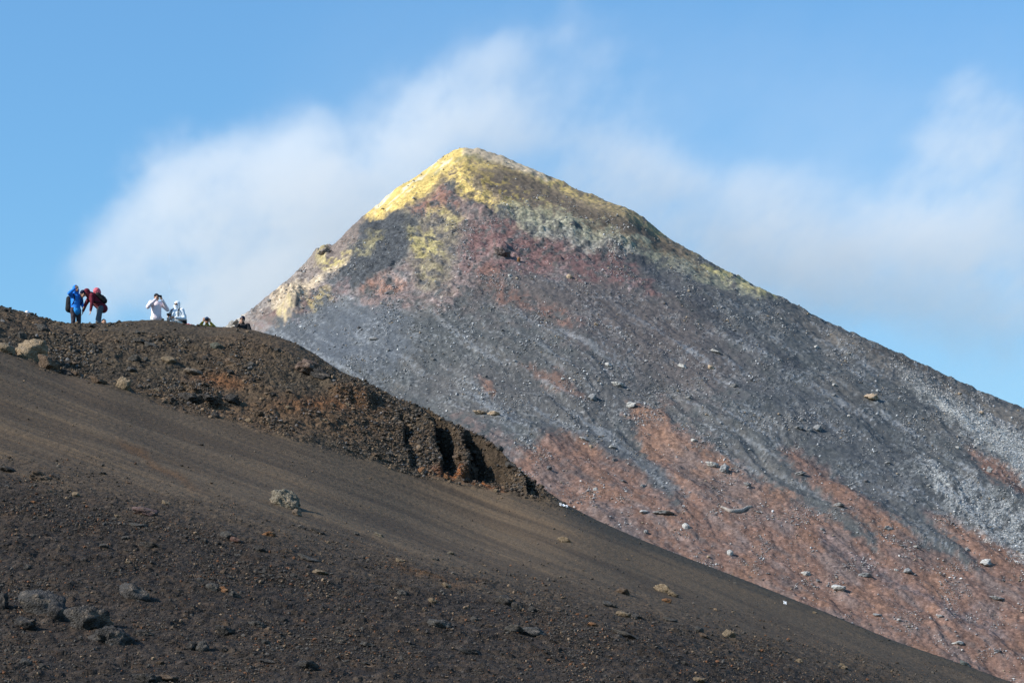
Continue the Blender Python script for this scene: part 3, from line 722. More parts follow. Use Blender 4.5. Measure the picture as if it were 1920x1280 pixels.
V, OK = H.vis(H.Z)
CH = np.array(hill.data.color_attributes['Col'].data[0].color[:3])  # touch
hc = np.empty(len(hill.data.vertices) * 4, np.float32); hill.data.color_attributes['Col'].data.foreach_get('color', hc); hc = hc.reshape(-1, 4)[:, :3]
mc = np.empty(len(mtn.data.vertices) * 4, np.float32); mtn.data.color_attributes['Col'].data.foreach_get('color', mc); mc = mc.reshape(-1, 4)[:, :3]
XH = np.stack([H.X, H.Y, H.Z], -1).reshape(-1, 3); XM = np.stack([M.X, M.Y, M.Z], -1).reshape(-1, 3)
clump = ss(-0.05, 0.45, fbm(H.X * 0.5, H.Y * 0.28, 4, 800)) ** 1.5
# gravel of the lower slope and clinker of the mound
U_H = H.U
ix = pick(H, OK, V, near * (0.35 + 1.2 * clump), 46000, 11); rg = np.random.default_rng(1)
stones('gravel', XH[ix], (rg.pareto(3.0, len(ix)) * 2.2 + 2.0).clip(2, 8.5) * XH[ix, 1] / F, tint(ix, [GREY, DARK, TAN, RUST], [.40, .43, .10, .07], rg, hc[ix], 0.6), 1, 3, 'fine dark and rusty gravel over the lower slope')
ix = pick(H, OK, V, mound * (1 - 0.85 * topash) * (0.12 + 1.6 * clump + 0.8 * cliff), 19000, 12); rg = np.random.default_rng(2)
stones('clinker', XH[ix], (rg.pareto(2.6, len(ix)) * 2.2 + 2.0).clip(2, 9) * XH[ix, 1] / F, tint(ix, [GREY, DARK, TAN, LGREY], [.35, .35, .2, .1], rg, hc[ix], 0.5), 1, 4, 'loose dark clinker scattered over the rocky mound')
ix = pick(H, OK, V, ash + 0.6 * mound * topash + 0.3 * edge, 2600, 13); rg = np.random.default_rng(3)
stones('cinders', XH[ix], (rg.pareto(3.2, len(ix)) * 1.3 + 1.3).clip(1.3, 6) * XH[ix, 1] / F, tint(ix, [GREY, DARK, TAN], [.35, .45, .2], rg, hc[ix], 0.6), 1, 5, 'tiny cinders sprinkled on the smooth ash')
ix = pick(H, OK, V, cliff * (0.25 + clump) * ss(2, 14, V - cv[None, :]) + 0.3 * ss(940, 1000, U_H) * ss(16, 4, V - cv[None, :]) * ss(1160, 1060, U_H), 1100, 16); rg = np.random.default_rng(6)
stones('clinker_blocks', XH[ix], (rg.pareto(2.6, len(ix)) * 2.5 + 3.5).clip(3.5, 10) * XH[ix, 1] / F, tint(ix, [(0.085, 0.07, 0.055), DARK, (0.16, 0.115, 0.075)], [.4, .4, .2], rg, hc[ix], 0.7), 2, 9, 'crumbly blocks of dark clinker on the broken scarp')
# scree on the cone
V, OKm = M.vis(M.Z); U = M.U
clm = ss(0.0, 0.5, fbm(U / 70, V / 45, 4, 801)); fan = np.clip(fanA + fanB, 0, 1)
pale_z = ss(-40, 30, sdpoly(U, V, [(780, 580), (900, 540), (1240, 640), (1360, 760), (1200, 800), (860, 740), (640, 720), (560, 660)]))
ix = pick(M, OKm, V, (0.10 + 1.5 * clm ** 1.5 + 0.7 * pale_z * (0.3 + clm)) * (1 - 0.5 * ss(470, 380, V)), 52000, 14); rg = np.random.default_rng(4)
stones('scree', XM[ix], (rg.pareto(2.8, len(ix)) * 1.5 + 1.5).clip(1.4, 5.5) * XM[ix, 1] / F, tint(ix, [(0.22, 0.22, 0.22), (0.30, 0.30, 0.30), (0.45, 0.45, 0.44), (0.30, 0.24, 0.17), (0.62, 0.62, 0.60)], [.36, .30, .16, .10, .08], rg, mc[ix], 0.75), 1, 6, 'loose grey scree over the flank of the cone', 0.05)
ix = pick(M, OKm, V, fan, 12000, 15); rg = np.random.default_rng(5)
stones('pale_scree', XM[ix], (rg.pareto(3.2, len(ix)) * 1.5 + 1.6).clip(1.6, 5) * XM[ix, 1] / F, tint(ix, [LGREY, (0.38, 0.38, 0.38), PALE_], [.45, .35, .2], rg, mc[ix], 0.85), 1, 8, 'pale whitish scree fans down the right flank', 0.05)
print('stones', time.time() - T0)

# ---- single rocks
RMESH = {}
def rmesh(kind, k):
    key = (kind, k)
    if key not in RMESH:
        sub, lump, fac, cr = dict(angular=(4, 0.08, 12, 0.25), lumpy=(4, 0.2, 18, 0.9), rounded=(4, 0.14, 26, 0.35), slab=(4, 0.12, 14, 0.3), whale=(5, 0.13, 40, 0.45))[kind]
        v, f_ = rock_shape(sub, 40 + k * 17 + len(kind) * 3, lump, fac, cr)
        me = bpy.data.meshes.new('rock_' + kind); me.vertices.add(len(v)); me.vertices.foreach_set('co', v.reshape(-1)); quads(me, f_, 3, True)
        me.materials.append(rm); RMESH[key] = me
    return RMESH[key]
ROCKS = []
def rock(sh, u, v, wpx, hpx, col, kind='angular', tilt=0, name='rock', label=None, group=None, cat='rock', k=None, depth=0.8, sink=0.3):
    x, y, z = sh.hit(u, v + 0.30 * hpx)
    kk = 1.24 if sh is H else 1.02
    sx = wpx * y / F / 2 * kk; sz = hpx * y / F / 2 * kk
    o = bpy.data.objects.new(name, rmesh(kind, int(RG.integers(0, 7)) if k is None else k))
    COL.objects.link(o)
    o.scale = (sx, sx * depth, sz)
    o.rotation_euler = (rad(float(RG.uniform(-8, 8))), rad(tilt), rad(float(RG.choice([0, 180]) + RG.uniform(-20, 20))))
    o.rotation_mode = 'ZYX' if False else 'XYZ'
    R = Matrix.Rotation(rad(tilt), 4, 'Y') @ Matrix.Rotation(rad(float(RG.uniform(-25, 25))), 4, 'Z')
    o.rotation_euler = R.to_euler()
    o.location = (x, y + sx * depth * 0.25, z + sz * (1 - 2 * sink))
    o.color = (*[float(c) for c in col], 1)
    o['category'] = cat
    if label: o['label'] = label
    if group: o['group'] = group
    ROCKS.append((u, v, max(wpx, hpx), sh))
    return o
CT = (0.26, 0.195, 0.125); CD = (0.060, 0.055, 0.050); CG = (0.095, 0.088, 0.078); CO = (0.27, 0.135, 0.065); CB = (0.135, 0.095, 0.065); CP = (0.185, 0.158, 0.115)
NEARR = [
 (534, 939, 64, 36, CP, 'whale', 30, 'boulder', 'large rounded tan grey boulder lying alone on the smooth ash slope'),
 (557, 962, 22, 13, (0.26, 0.19, 0.13), 'rounded', 40, 'boulder', 'tan lower end block of the lone pale boulder on the ash'),
 (66, 660, 54, 38, CT, 'lumpy', 20, 'boulder', 'big craggy tan boulder at the top edge of the ash slope'),
 (88, 682, 34, 30, CB, 'lumpy', 30, 'boulder', 'dark craggy block against the lower side of the big tan boulder'),
 (10, 655, 28, 20, CT, 'angular', 15, 'rock', 'small tan rock cut by the left frame edge beside the ash slope'),
 (74, 1133, 72, 46, (0.066, 0.061, 0.056), 'angular', 15, 'boulder', 'smooth grey boulder, the upper one of the bottom left cluster'),
 (106, 1154, 40, 34, (0.062, 0.057, 0.053), 'angular', 25, 'boulder', 'grey wedge-shaped end of the smooth boulder at bottom left'),
 (162, 1162, 66, 58, (0.060, 0.055, 0.050), 'lumpy', 5, 'boulder', 'rough knobbly grey boulder in the middle of the bottom left cluster'),
 (208, 1192, 62, 46, CD, 'lumpy', 10, 'boulder', 'almost black craggy boulder casting the deepest shadow at bottom left'),
 (248, 1112, 54, 30, (0.075, 0.069, 0.064), 'angular', 12, 'rock', 'flat pointed grey slab above the dark boulder cluster'),
 (48, 1172, 34, 24, CD, 'lumpy', 5, 'rock', 'dark lumpy rock under the smooth grey boulder at bottom left'),
 (5, 1132, 20, 34, CD, 'lumpy', 0, 'rock', 'black rock cut by the left frame edge level with the grey boulders'),
 (822, 1170, 40, 20, CG, 'rounded', 8, 'rock', 'low rounded grey rock in the bottom centre of the gravel'),
 (1000, 1187, 54, 20, CG, 'rounded', 10, 'rock', 'long low grey rock right of the rounded one in the gravel'),
 (964, 1177, 26, 16, CG, 'lumpy', 10, 'rock', 'small grey rock touching the left end of the long low rock'),
 (950, 1128, 36, 20, CD, 'lumpy', 28, 'rock', 'dark craggy rock beside a rusty patch in the gravel'),
 (968, 1138, 18, 16, CD, 'angular', 20, 'rock', 'small black block at the lower end of the dark craggy rock'),
 (1245, 1104, 28, 18, CT, 'lumpy', 30, 'rock', 'crumbly tan rock highest on the right part of the gravel'),
 (1262, 1115, 18, 10, CT, 'lumpy', 30, 'rock', 'small tan fragment just below the crumbly tan rock'),
 (1168, 1109, 22, 13, CB, 'lumpy', 10, 'rock', 'brown knobbly rock left of the crumbly tan rock'),
 (1250, 1126, 15, 8, CO, 'angular', 5, 'rock', 'little orange rock just under the crumbly tan rock'),
 (1187, 1195, 64, 8, CG, 'slab', 24, 'rock', 'thin tilted slab propped over its own black shadow'),
 (1368, 1189, 24, 18, CT, 'rounded', 5, 'rock', 'round tan rock sitting alone at the lower right'),
 (1310, 1182, 16, 12, CG, 'angular', 20, 'rock', 'small bluish grey rock left of the round tan one'),
 (1321, 1193, 18, 8, CB, 'angular', 30, 'rock', 'brown splinter below the small bluish grey rock'),
 (1059, 1012, 20, 12, CT, 'lumpy', 25, 'rock', 'tan rock with a sharp shadow alone on the right ash slope'),
 (1170, 1152, 24, 11, CT, 'lumpy', 15, 'rock', 'yellowish tan rock within the small grey trio lower right'),
 (1195, 1156, 20, 10, CG, 'rounded', 15, 'rock', 'grey rock at the right end of the trio with the yellowish one'),
 (1145, 1134, 28, 11, CG, 'rounded', 25, 'rock', 'grey rock at the upper end of the trio with the yellowish one'),
 (1257, 1161, 22, 9, CG, 'slab', 15, 'rock', 'flat grey rock right of the trio with the yellowish one'),
 (846, 1037, 14, 7, CP, 'rounded', 10, 'rock', 'small pale pebble-like rock mid slope above the gravel'),
 (712, 1004, 20, 7, CP, 'slab', 28, 'rock', 'thin pale slab on the ash right of the lone boulder'),
 (668, 1000, 12, 7, CG, 'angular', 28, 'rock', 'small grey rock just left of the thin pale slab'),
 (505, 1002, 18, 11, CO, 'lumpy', 5, 'rock', 'bright orange crumbly rock below the lone pale boulder'),
 (595, 997, 26, 9, CD, 'slab', 22, 'rock', 'dark flat rock down slope from the lone pale boulder'),
 (580, 1047, 36, 11, CG, 'slab', 20, 'rock', 'grey flat rock in a row at the top edge of the gravel'),
 (600, 1073, 30, 11, CT, 'rounded', 10, 'rock', 'buff low rock below the grey flat row at the gravel edge'),
 (72, 894, 36, 16, CB, 'lumpy', 12, 'rock', 'brown crumbly rock with shadow at the upper left gravel edge'),
 (15, 881, 30, 10, CD, 'slab', 14, 'rock', 'flat dark rock at the left frame edge above the gravel'),
 (104, 892, 20, 9, CD, 'slab', 14, 'rock', 'small dark rock right of the brown crumbly one on the left'),
 (270, 960, 40, 14, (0.15, 0.10, 0.09), 'angular', 12, 'rock', 'reddish brown broken rock at the gravel edge left of centre'),
 (258, 985, 26, 10, CG, 'slab', 8, 'rock', 'light grey rock just under the reddish brown broken one'),
 (280, 1022, 28, 14, CD, 'lumpy', 12, 'rock', 'dark grey rock below the light grey one in the left gravel'),
 (310, 942, 16, 9, CT, 'angular', 20, 'rock', 'small tan rock just above the reddish brown broken one'),
 (143, 928, 14, 9, CT, 'angular', 20, 'rock', 'small tan rock right of the brown crumbly rock on the left'),
 (430, 1005, 26, 13, CG, 'angular', 10, 'rock', 'grey block in the dark row below the lone boulder'),
 (440, 1013, 20, 10, (0.16, 0.09, 0.07), 'angular', 10, 'rock', 'reddish block under the grey one in the dark row'),
 (487, 1028, 20, 9, CD, 'angular', 20, 'rock', 'dark block at the right end of the dark row'),
 (440, 1115, 20, 15, CG, 'rounded', 30, 'rock', 'small smooth grey rock in the gravel left of centre'),
 (380, 1214, 26, 22, CG, 'rounded', 10, 'rock', 'rounded grey rock with black shadow near the bottom edge'),
 (358, 1212, 24, 18, CD, 'lumpy', 0, 'rock', 'dark lump touching the left of the rounded grey rock'),
 (420, 1185, 30, 22, CD, 'lumpy', 15, 'rock', 'black craggy rock above and right of the rounded grey rock'),
 (485, 1170, 26, 14, CG, 'lumpy', 20, 'rock', 'grey lumpy rock right of the black craggy one'),
 (270, 1187, 30, 14, CD, 'rounded', 10, 'rock', 'low dark rock right of the deepest shadow at bottom left'),
 (48, 1243, 24, 16, CG, 'rounded', 15, 'rock', 'grey rock in the ash of the bottom left corner'),
 (275, 1273, 40, 24, CD, 'lumpy', 5, 'rock', 'dark rock cut by the bottom frame edge left of centre'),
 (310, 1272, 40, 14, CB, 'slab', 5, 'rock', 'tawny flat rock cut by the bottom edge beside a dark one'),
 (580, 1245, 32, 20, CD, 'lumpy', 12, 'rock', 'dark rock with a pale corner near the bottom edge centre'),
 (500, 1240, 36, 10, CD, 'slab', 6, 'rock', 'long dark slab near the bottom edge left of the pale-cornered rock'),
 (885, 1222, 40, 14, CD, 'slab', 14, 'rock', 'dark curved ledge rock with black shadow at bottom centre'),
 (690, 1209, 26, 9, CG, 'slab', 10, 'rock', 'light grey slab near the bottom edge left of the curved ledge'),
 (755, 1112, 22, 11, CG, 'lumpy', 12, 'rock', 'grey lumpy rock in the gravel above the rounded centre rock'),
 (838, 1099, 20, 8, CT, 'slab', 28, 'rock', 'pale orange sliver of rock on a rusty streak'),
 (748, 1050, 14, 8, CT, 'angular', 15, 'rock', 'small tan rock at the head of the rusty streak'),
 (573, 687, 50, 24, (0.15, 0.105, 0.08), 'lumpy', 8, 'boulder', 'broad brown boulder near the right end of the mound top'),
 (600, 703, 34, 16, CD, 'lumpy', 20, 'rock', 'dark rock in the shadow of the broad brown mound boulder'),
 (357, 746, 36, 22, CD, 'lumpy', 8, 'boulder', 'black craggy boulder in the middle of the rusty mound face'),
 (390, 750, 30, 16, CD, 'lumpy', 10, 'rock', 'dark craggy rock just right of the black mound boulder'),
 (436, 750, 28, 14, CD, 'lumpy', 10, 'rock', 'third dark craggy rock in line right of the black boulder'),
 (232, 722, 22, 26, CT, 'lumpy', 15, 'rock', 'upright craggy tan rock on the lower edge of the mound'),
 (183, 714, 26, 15, CB, 'lumpy', 20, 'rock', 'brown craggy rock left of the upright tan one'),
 (148, 703, 20, 12, CB, 'lumpy', 30, 'rock', 'brown rock between the tan boulder and the craggy row'),
 (126, 701, 16, 9, CD, 'lumpy', 30, 'rock', 'small dark rock just below the big tan boulder'),
 (317, 676, 24, 12, CT, 'angular', 8, 'rock', 'tan-topped rock below the people in white'),
 (363, 698, 34, 11, (0.20, 0.16, 0.12), 'slab', 10, 'rock', 'flat buff rock right of the tan-topped one'),
 (252, 673, 18, 14, CG, 'lumpy', 5, 'rock', 'grey knob left of the tan-topped rock'),
 (280, 646, 22, 11, CG, 'angular', 12, 'rock', 'light grey angular rock below the person in pale pink'),
 (262, 640, 20, 8, CG, 'slab', 12, 'rock', 'light grey slab touching the angular grey one'),
 (408, 650, 20, 11, (0.13, 0.13, 0.10), 'angular', 5, 'rock', 'greenish grey rock below the photographer in yellow'),
 (40, 630, 14, 14, CG, 'rounded', 5, 'rock', 'grey round rock standing above the two tan boulders'),
 (83, 617, 22, 12, CG, 'angular', 20, 'rock', 'grey angular rock down slope left of the person in blue'),
 (483, 776, 16, 10, CB, 'lumpy', 5, 'rock', 'knobbly dark brown rock on the rusty lower mound'),
 (891, 887, 24, 32, CB, 'lumpy', -28, 'boulder', 'upright brown boulder at the foot of the shaded scarp'),
 (868, 855, 26, 16, CB, 'lumpy', 8, 'rock', 'brown ledge rock inside the shaded scarp'),
 (705, 853, 15, 10, CB, 'lumpy', 5, 'rock', 'brown rock at the upper end of the orange rubble'),
 (792, 882, 14, 10, CO, 'lumpy', 10, 'rock', 'biggest orange rock in the rubble strip under the scarp'),
 (837, 895, 12, 10, CO, 'lumpy', 40, 'rock', 'orange spike rock at the lower end of the rubble strip'),
 (930, 920, 10, 8, CT, 'rounded', 10, 'rock', 'small tan rock below the upright brown boulder'),
 (958, 875, 18, 9, CG, 'slab', 10, 'rock', 'grey slab high on the black ridge edge right of the scarp'),
 (938, 842, 14, 12, CG, 'rounded', 5, 'rock', 'round grey rock crowning the ridge edge above the scarp'),
 (1810, 1243, 22, 9, (0.15, 0.17, 0.16), 'rounded', 28, 'rock', 'greenish grey rock on the right hand ridge line'),
 (1500, 1239, 14, 9, CT, 'lumpy', 5, 'rock', 'knobbly tan rock in the lower right ash'),
 (1580, 1250, 16, 9, CT, 'lumpy', 20, 'rock', 'knobbly tan rock furthest down in the lower right ash'),
 (1312, 1275, 20, 10, CT, 'lumpy', 5, 'rock', 'tan rock cut by the bottom frame edge on the right'),
]
for (u_, v_, w_, h_, c_, k_, t_, nm, lb) in NEARR:
    rock(H, u_, v_, w_, h_, c_, k_, t_, nm, lb, cat=nm)
MG = (0.24, 0.24, 0.235); MW = (0.43, 0.42, 0.39); MT = (0.38, 0.29, 0.20); MD = (0.13, 0.128, 0.13)
FARR = [
 (940, 476, 32, 20, (0.12, 0.10, 0.095), 'lumpy', 15, 'outcrop', 'rough dark outcrop on maroon rock below the summit'),
 (606, 474, 22, 13, (0.20, 0.175, 0.155), 'lumpy', -25, 'outcrop', 'brown knob standing out on the left skyline of the cone'),
 (440, 606, 18, 9, (0.22, 0.20, 0.18), 'lumpy', -35, 'outcrop', 'pale outcrop at the left foot of the cone'),
 (1335, 873, 24, 13, MW, 'lumpy', 10, 'boulder', 'pale boulder beside a grey one on the red ground'),
 (1358, 880, 24, 18, MG, 'lumpy', 15, 'boulder', 'rough grey boulder right of the pale one on red ground'),
 (1636, 745, 30, 12, MT, 'lumpy', 10, 'boulder', 'tan boulder with shadow alone on the dark ash'),
 (1498, 802, 18, 9, MG, 'lumpy', 5, 'rock', 'left rock of the grey cluster on dark ash'),
 (1516, 806, 14, 10, MG, 'lumpy', 5, 'rock', 'middle rock of the grey cluster on dark ash'),
 (1534, 802, 18, 12, MG, 'lumpy', 10, 'rock', 'right rock of the grey cluster on dark ash'),
 (1158, 722, 22, 11, MW, 'lumpy', 8, 'rock', 'whitish rock above the head of the red wedge'),
 (1183, 759, 20, 11, MW, 'lumpy', -8, 'rock', 'whitish rock right at the head of the red wedge'),
 (1112, 744, 18, 13, MG, 'lumpy', 10, 'rock', 'grey rock left of the two whitish ones'),
 (1140, 684, 13, 8, MW, 'angular', 10, 'rock', 'small white rock on a trail of white dust'),
 (1280, 687, 20, 8, MW, 'slab', 28, 'rock', 'bright white elongated rock on the middle of the flank'),
 (1342, 660, 24, 6, MW, 'slab', 20, 'rock', 'white streak-like slab high on the right flank'),
 (1068, 520, 12, 9, MT, 'angular', 10, 'rock', 'tan block on the upper flank below the pale crust'),
 (956, 518, 9, 8, MW, 'rounded', 0, 'rock', 'round whitish rock beside the red streak'),
 (972, 488, 7, 11, CO, 'angular', 20, 'rock', 'little upright orange rock right of the dark outcrop'),
 (1850, 1056, 24, 13, MW, 'lumpy', 5, 'boulder', 'pale boulder on red ground near the right frame edge'),
 (1702, 1073, 20, 11, MG, 'rounded', -5, 'boulder', 'grey boulder with shadow on the lower right red ground'),
 (1500, 888, 22, 7, MG, 'slab', -8, 'rock', 'flat grey rock at the left edge of the second red wedge'),
 (1573, 947, 18, 9, MG, 'lumpy', 5, 'rock', 'grey rock in the middle of the second red wedge'),
 (1665, 990, 18, 8, MG, 'lumpy', 5, 'rock', 'light grey rock at the foot of the second red wedge'),
 (1287, 988, 14, 12, MW, 'angular', 0, 'rock', 'pale pyramidal rock low on the red ground'),
 (1370, 1036, 12, 11, MW, 'angular', 0, 'rock', 'whitish rock close above the near ridge line'),
 (1511, 1076, 15, 12, MW, 'lumpy', 0, 'rock', 'pale rock on the mauve part of the red ground'),
 (1621, 1078, 22, 11, MG, 'lumpy', 5, 'rock', 'grey rock with a dark tail on orange ground'),
 (1574, 1106, 28, 12, MW, 'lumpy', 10, 'rock', 'pale craggy rock in the lower middle of the red ground'),
 (1645, 1152, 16, 7, MG, 'slab', 10, 'rock', 'small grey slab under the pale craggy rock'),
 (1686, 1162, 10, 7, MW, 'rounded', 0, 'rock', 'small round white rock right of the small grey slab'),
 (1763, 1156, 14, 7, MG, 'slab', 10, 'rock', 'light grey rock right of the small round white one'),
 (1798, 1204, 20, 9, MW, 'lumpy', 0, 'rock', 'pale rock lowest on the right red ground'),
 (1870, 1122, 26, 9, MG, 'lumpy', 10, 'rock', 'long grey rock low at the right frame edge'),
 (1243, 961, 34, 8, MG, 'lumpy', 5, 'rock', 'long rough grey rock on the mauve ground'),
 (1207, 960, 22, 8, MW, 'rounded', -5, 'rock', 'arched pale rock left of the long rough grey one'),
 (1152, 862, 12, 8, MD, 'rounded', 0, 'rock', 'dark round rock on the red ground under the ash tongue'),
 (1030, 877, 12, 10, MD, 'rounded', 0, 'rock', 'dark blue-grey round rock near the near ridge line'),
 (1205, 912, 12, 7, MG, 'rounded', 0, 'rock', 'grey oval rock in the middle of the left red patch'),
 (1148, 838, 15, 7, MW, 'rounded', 10, 'rock', 'pale rock on the upper rim of the left red patch'),
 (1095, 824, 22, 5, MW, 'slab', 20, 'rock', 'white flat slab at the top of the left red patch'),
 (1300, 826, 12, 6, MW, 'angular', 0, 'rock', 'pale rock inside the upper red wedge'),
 (900, 774, 26, 9, MT, 'lumpy', 5, 'rock', 'tan grey rock row above the near ridge, left end'),
 (925, 776, 22, 10, MT, 'lumpy', 5, 'rock', 'tan grey rock row above the near ridge, right end'),
 (1055, 712, 9, 6, MW, 'rounded', 0, 'rock', 'small bright round rock above the left red spot'),
 (705, 635, 26, 6, MG, 'slab', 5, 'rock', 'flat light rock group on the bluish ash left of centre'),
 (1592, 780, 9, 7, MW, 'rounded', 0, 'rock', 'single bright white rock on the dark right ash'),
 (1665, 868, 14, 6, MG, 'rounded', 0, 'rock', 'small light grey rock on the dark ash above the third wedge'),
 (1840, 774, 14, 7, MT, 'lumpy', 5, 'rock', 'yellowish rock on the pale scree at the right'),
 (1855, 882, 12, 12, MG, 'lumpy', 10, 'rock', 'grey rock on the red patch at the right frame edge'),
]
for (u_, v_, w_, h_, c_, k_, t_, nm, lb) in FARR:
    rock(M, u_, v_, w_, h_, c_, k_, t_, nm, lb, cat=nm, sink=0.2)
# curved pale lava squeeze lying on the red ground
pts = [(1350, 953), (1358, 957), (1370, 961), (1382, 962), (1393, 960), (1402, 955), (1412, 952)]
vs = []; 
P3 = [Vector(M.hit(a, b_)) for a, b_ in pts]
bm = bmesh.new(); prev = None
for i, p in enumerate(P3):
    rr = (0.15, 0.28, 0.32, 0.3, 0.3, 0.26, 0.12)[i]
    ring = [bm.verts.new(p + Vector((0.15 * math.sin(i * 2.1), math.cos(t) * rr, 0.12 + math.sin(t) * rr * (1 + 0.2 * math.sin(5 * t + i))))) for t in np.linspace(0, 2 * math.pi, 10, endpoint=False)]
    if prev: [bm.faces.new((prev[k], prev[(k + 1) % 10], ring[(k + 1) % 10], ring[k])) for k in range(10)]
    else: bm.faces.new(ring[::-1])
    prev = ring
bm.faces.new(prev)
me = bpy.data.meshes.new('lava_ridge'); bm.to_mesh(me); bm.free(); me.materials.append(rm)
o = bpy.data.objects.new('rock', me); COL.objects.link(o); o.color = (0.34, 0.30, 0.26, 1); sbd = o.modifiers.new('s', 'SUBSURF'); sbd.render_levels = 2
o['label'] = 'long snaking pale rock curved like a smile on red ground'; o['category'] = 'rock'

# ---- the remaining large rocks, described by size, colour and the nearest landmark
LMN = [('below the person in blue', 150, 625), ('below the person in pale pink', 290, 625), ('below the person in the white hood', 345, 640), ('below the person in black', 460, 640), ('beside the big tan boulder', 110, 650),
       ('around the black mound boulder', 370, 730), ('beside the broad brown mound boulder', 570, 665), ('on the rusty mound face', 600, 780), ('above the shaded scarp', 760, 760), ('at the foot of the scarp', 800, 860), ('on the left end of the ridge', 20, 600),
       ('in the gravel at far left', 60, 1010), ('near the bottom left boulders', 180, 1240), ('in the gravel below the lone boulder', 470, 1080), ('in the gravel at bottom centre', 700, 1160), ('in the gravel near the tilted slab', 1120, 1220), ('on the gravel near the crumbly tan rock', 1200, 1080), ('in the lower right gravel', 1400, 1220), ('on the left ash slope', 300, 880), ('on the right ash slope', 1150, 1040)]
LMF = [('under the pale crust', 1060, 470), ('on the red streak', 960, 560), ('beside the sulphur patches', 800, 500), ('on the bluish left ash', 620, 620), ('on the middle of the flank', 1000, 660), ('above the red wedge', 1200, 700), ('on the upper right flank', 1420, 620), ('on the right dark ash', 1560, 720),
       ('above the near ridge', 860, 740), ('on the left red patch', 1080, 900), ('inside the big red wedge', 1320, 900), ('on the second red wedge', 1600, 930), ('on the mauve ground', 1350, 1010), ('on the lower right red ground', 1700, 1130), ('near the third wedge', 1820, 1000), ('at the pale scree', 1840, 820)]
SZ = ('small', 'medium'); ORD = ('leftmost', 'second', 'third', 'fourth', 'fifth', 'sixth', 'seventh', 'eighth', 'ninth', 'tenth')
ALLG = []
def cname(c):
    return {CT: 'tan', CD: 'black', CG: 'grey', CO: 'orange', CB: 'brown', CP: 'pale', MG: 'light grey', MW: 'whitish', MT: 'tan', MD: 'dark grey'}[c]
def scatter(sh, OKx, Vv, wgt, n, seed, lo, hi, cols, probs, LM, far, kinds=('lumpy', 'angular', 'rounded', 'slab')):
    rg = np.random.default_rng(seed); got = []
    for i in pick(sh, OKx, Vv, wgt, n * 6, seed + 1):
        u_ = float(sh.U.reshape(-1)[i]); v_ = float(Vv.reshape(-1)[i]); w_ = float(lo + rg.pareto(2.2) * (hi - lo) * 0.35)
        if w_ > hi or not (5 < u_ < 1915) or v_ > 1272: continue
        if any(s2 is sh and abs(u_ - a) < (w_ + c_) * 0.55 and abs(v_ - b2) < (w_ + c_) * 0.40 for a, b2, c_, s2 in ROCKS): continue
        ci = int(rg.choice(len(cols), p=probs)); kd = str(rg.choice(kinds)); big = w_ > (lo + hi) / 2
        h_ = w_ * (0.35 if kd == 'slab' else float(rg.uniform(0.5, 0.8)))
        lm = min(LM, key=lambda t: (t[1] - u_) ** 2 + (1.6 * (t[2] - v_)) ** 2)[0]
        jit = np.array(cols[ci]) * rg.uniform(0.8, 1.2)
        o = rock(sh, u_, v_, w_, h_, jit, kd, float(rg.uniform(0, 22)), 'rock', None, 'scattered rocks on the cone' if far else 'scattered rocks on the near slope', sink=0.2 if far else 0.3)
        got.append((u_, o, '%s %s rock %s' % (SZ[int(big)], cname(cols[ci]), lm)))
        if len(got) >= n: break
    ALLG.extend(got)
def name_all():
    by_ = {}
    for g_ in ALLG: by_.setdefault(g_[2], []).append(g_)
    for k_, L in by_.items():
        L.sort(key=lambda t: t[0])
        for q, (uu, o, base_) in enumerate(L):
            if len(L) == 1: o['label'] = base_
            elif q == 0: o['label'] = 'leftmost ' + base_
            elif q == len(L) - 1: o['label'] = 'rightmost ' + base_
            else: o['label'] = (ORD[q] if q < 10 else 'late') + ' from the left ' + base_
V, OK = H.vis(H.Z)
scatter(H, OK, V, mound * (1 - topash) * (0.3 + clump) * (H.Y < cy[None, :] + 0.5), 66, 21, 9, 22, [CG, CD, CT, CB], [.3, .3, .15, .25], LMN, False)
scatter(H, OK, V, near * (0.3 + clump), 46, 22, 11, 26, [CG, CD, CT, CB, CO], [.4, .36, .08, .1, .06], LMN, False)
scatter(H, OK, V, ash, 8, 23, 5, 10, [CG, CD, CT], [.4, .3, .3], LMN, False)
V, OKm = M.vis(M.Z)
farw = (V > 400) * (0.3 + clm) * ss(470, 560, V) * (OKm)
Hs = np.interp(M.U[0], us, np.array([np.min(VH - F * H.Z[:, j] / ys) for j in range(len(us))]))
farw = farw * (V < Hs[None, :] - 6)
scatter(M, OKm, V, farw, 50, 24, 8, 16, [MG, MW, MT, MD], [.5, .22, .13, .15], LMF, True)
name_all()
print('rocks', len(ROCKS), time.time() - T0)

# white litter on the ash near the ridge
def litter(u, v, wpx, lab, nm, cat):
    x, y, z = H.hit(u, v); w_ = wpx * y / F
    bm = bmesh.new(); n = 9; g = [[None] * n for _ in range(n)]
    for i in range(n):
        for j in range(n):
            a = (i / (n - 1) - .5) * w_; b2 = (j / (n - 1) - .5) * w_ * 0.8
            zz = 0.06 + 0.022 * math.sin(i * 1.3 + j) + 0.02 * math.cos(j * 1.1 - i * 0.7) - 0.34 * a
            g[i][j] = bm.verts.new((a * (1 + 0.2 * math.sin(j * 2)), b2, zz))
    for i in range(n - 1):
        for j in range(n - 1): bm.faces.new((g[i][j], g[i + 1][j], g[i + 1][j + 1], g[i][j + 1]))
    me = bpy.data.meshes.new(nm); bm.to_mesh(me); bm.free()
    m, nt, b = mat('white_plastic', 0.5); b.inputs['Base Color'].default_value = (0.85, 0.86, 0.88, 1); me.materials.append(m)
    o = bpy.data.objects.new(nm, me); o.location = (x, y, z); COL.objects.link(o)
    sd = o.modifiers.new('t', 'SOLIDIFY'); sd.thickness = 0.006
    o['label'] = lab; o['category'] = cat
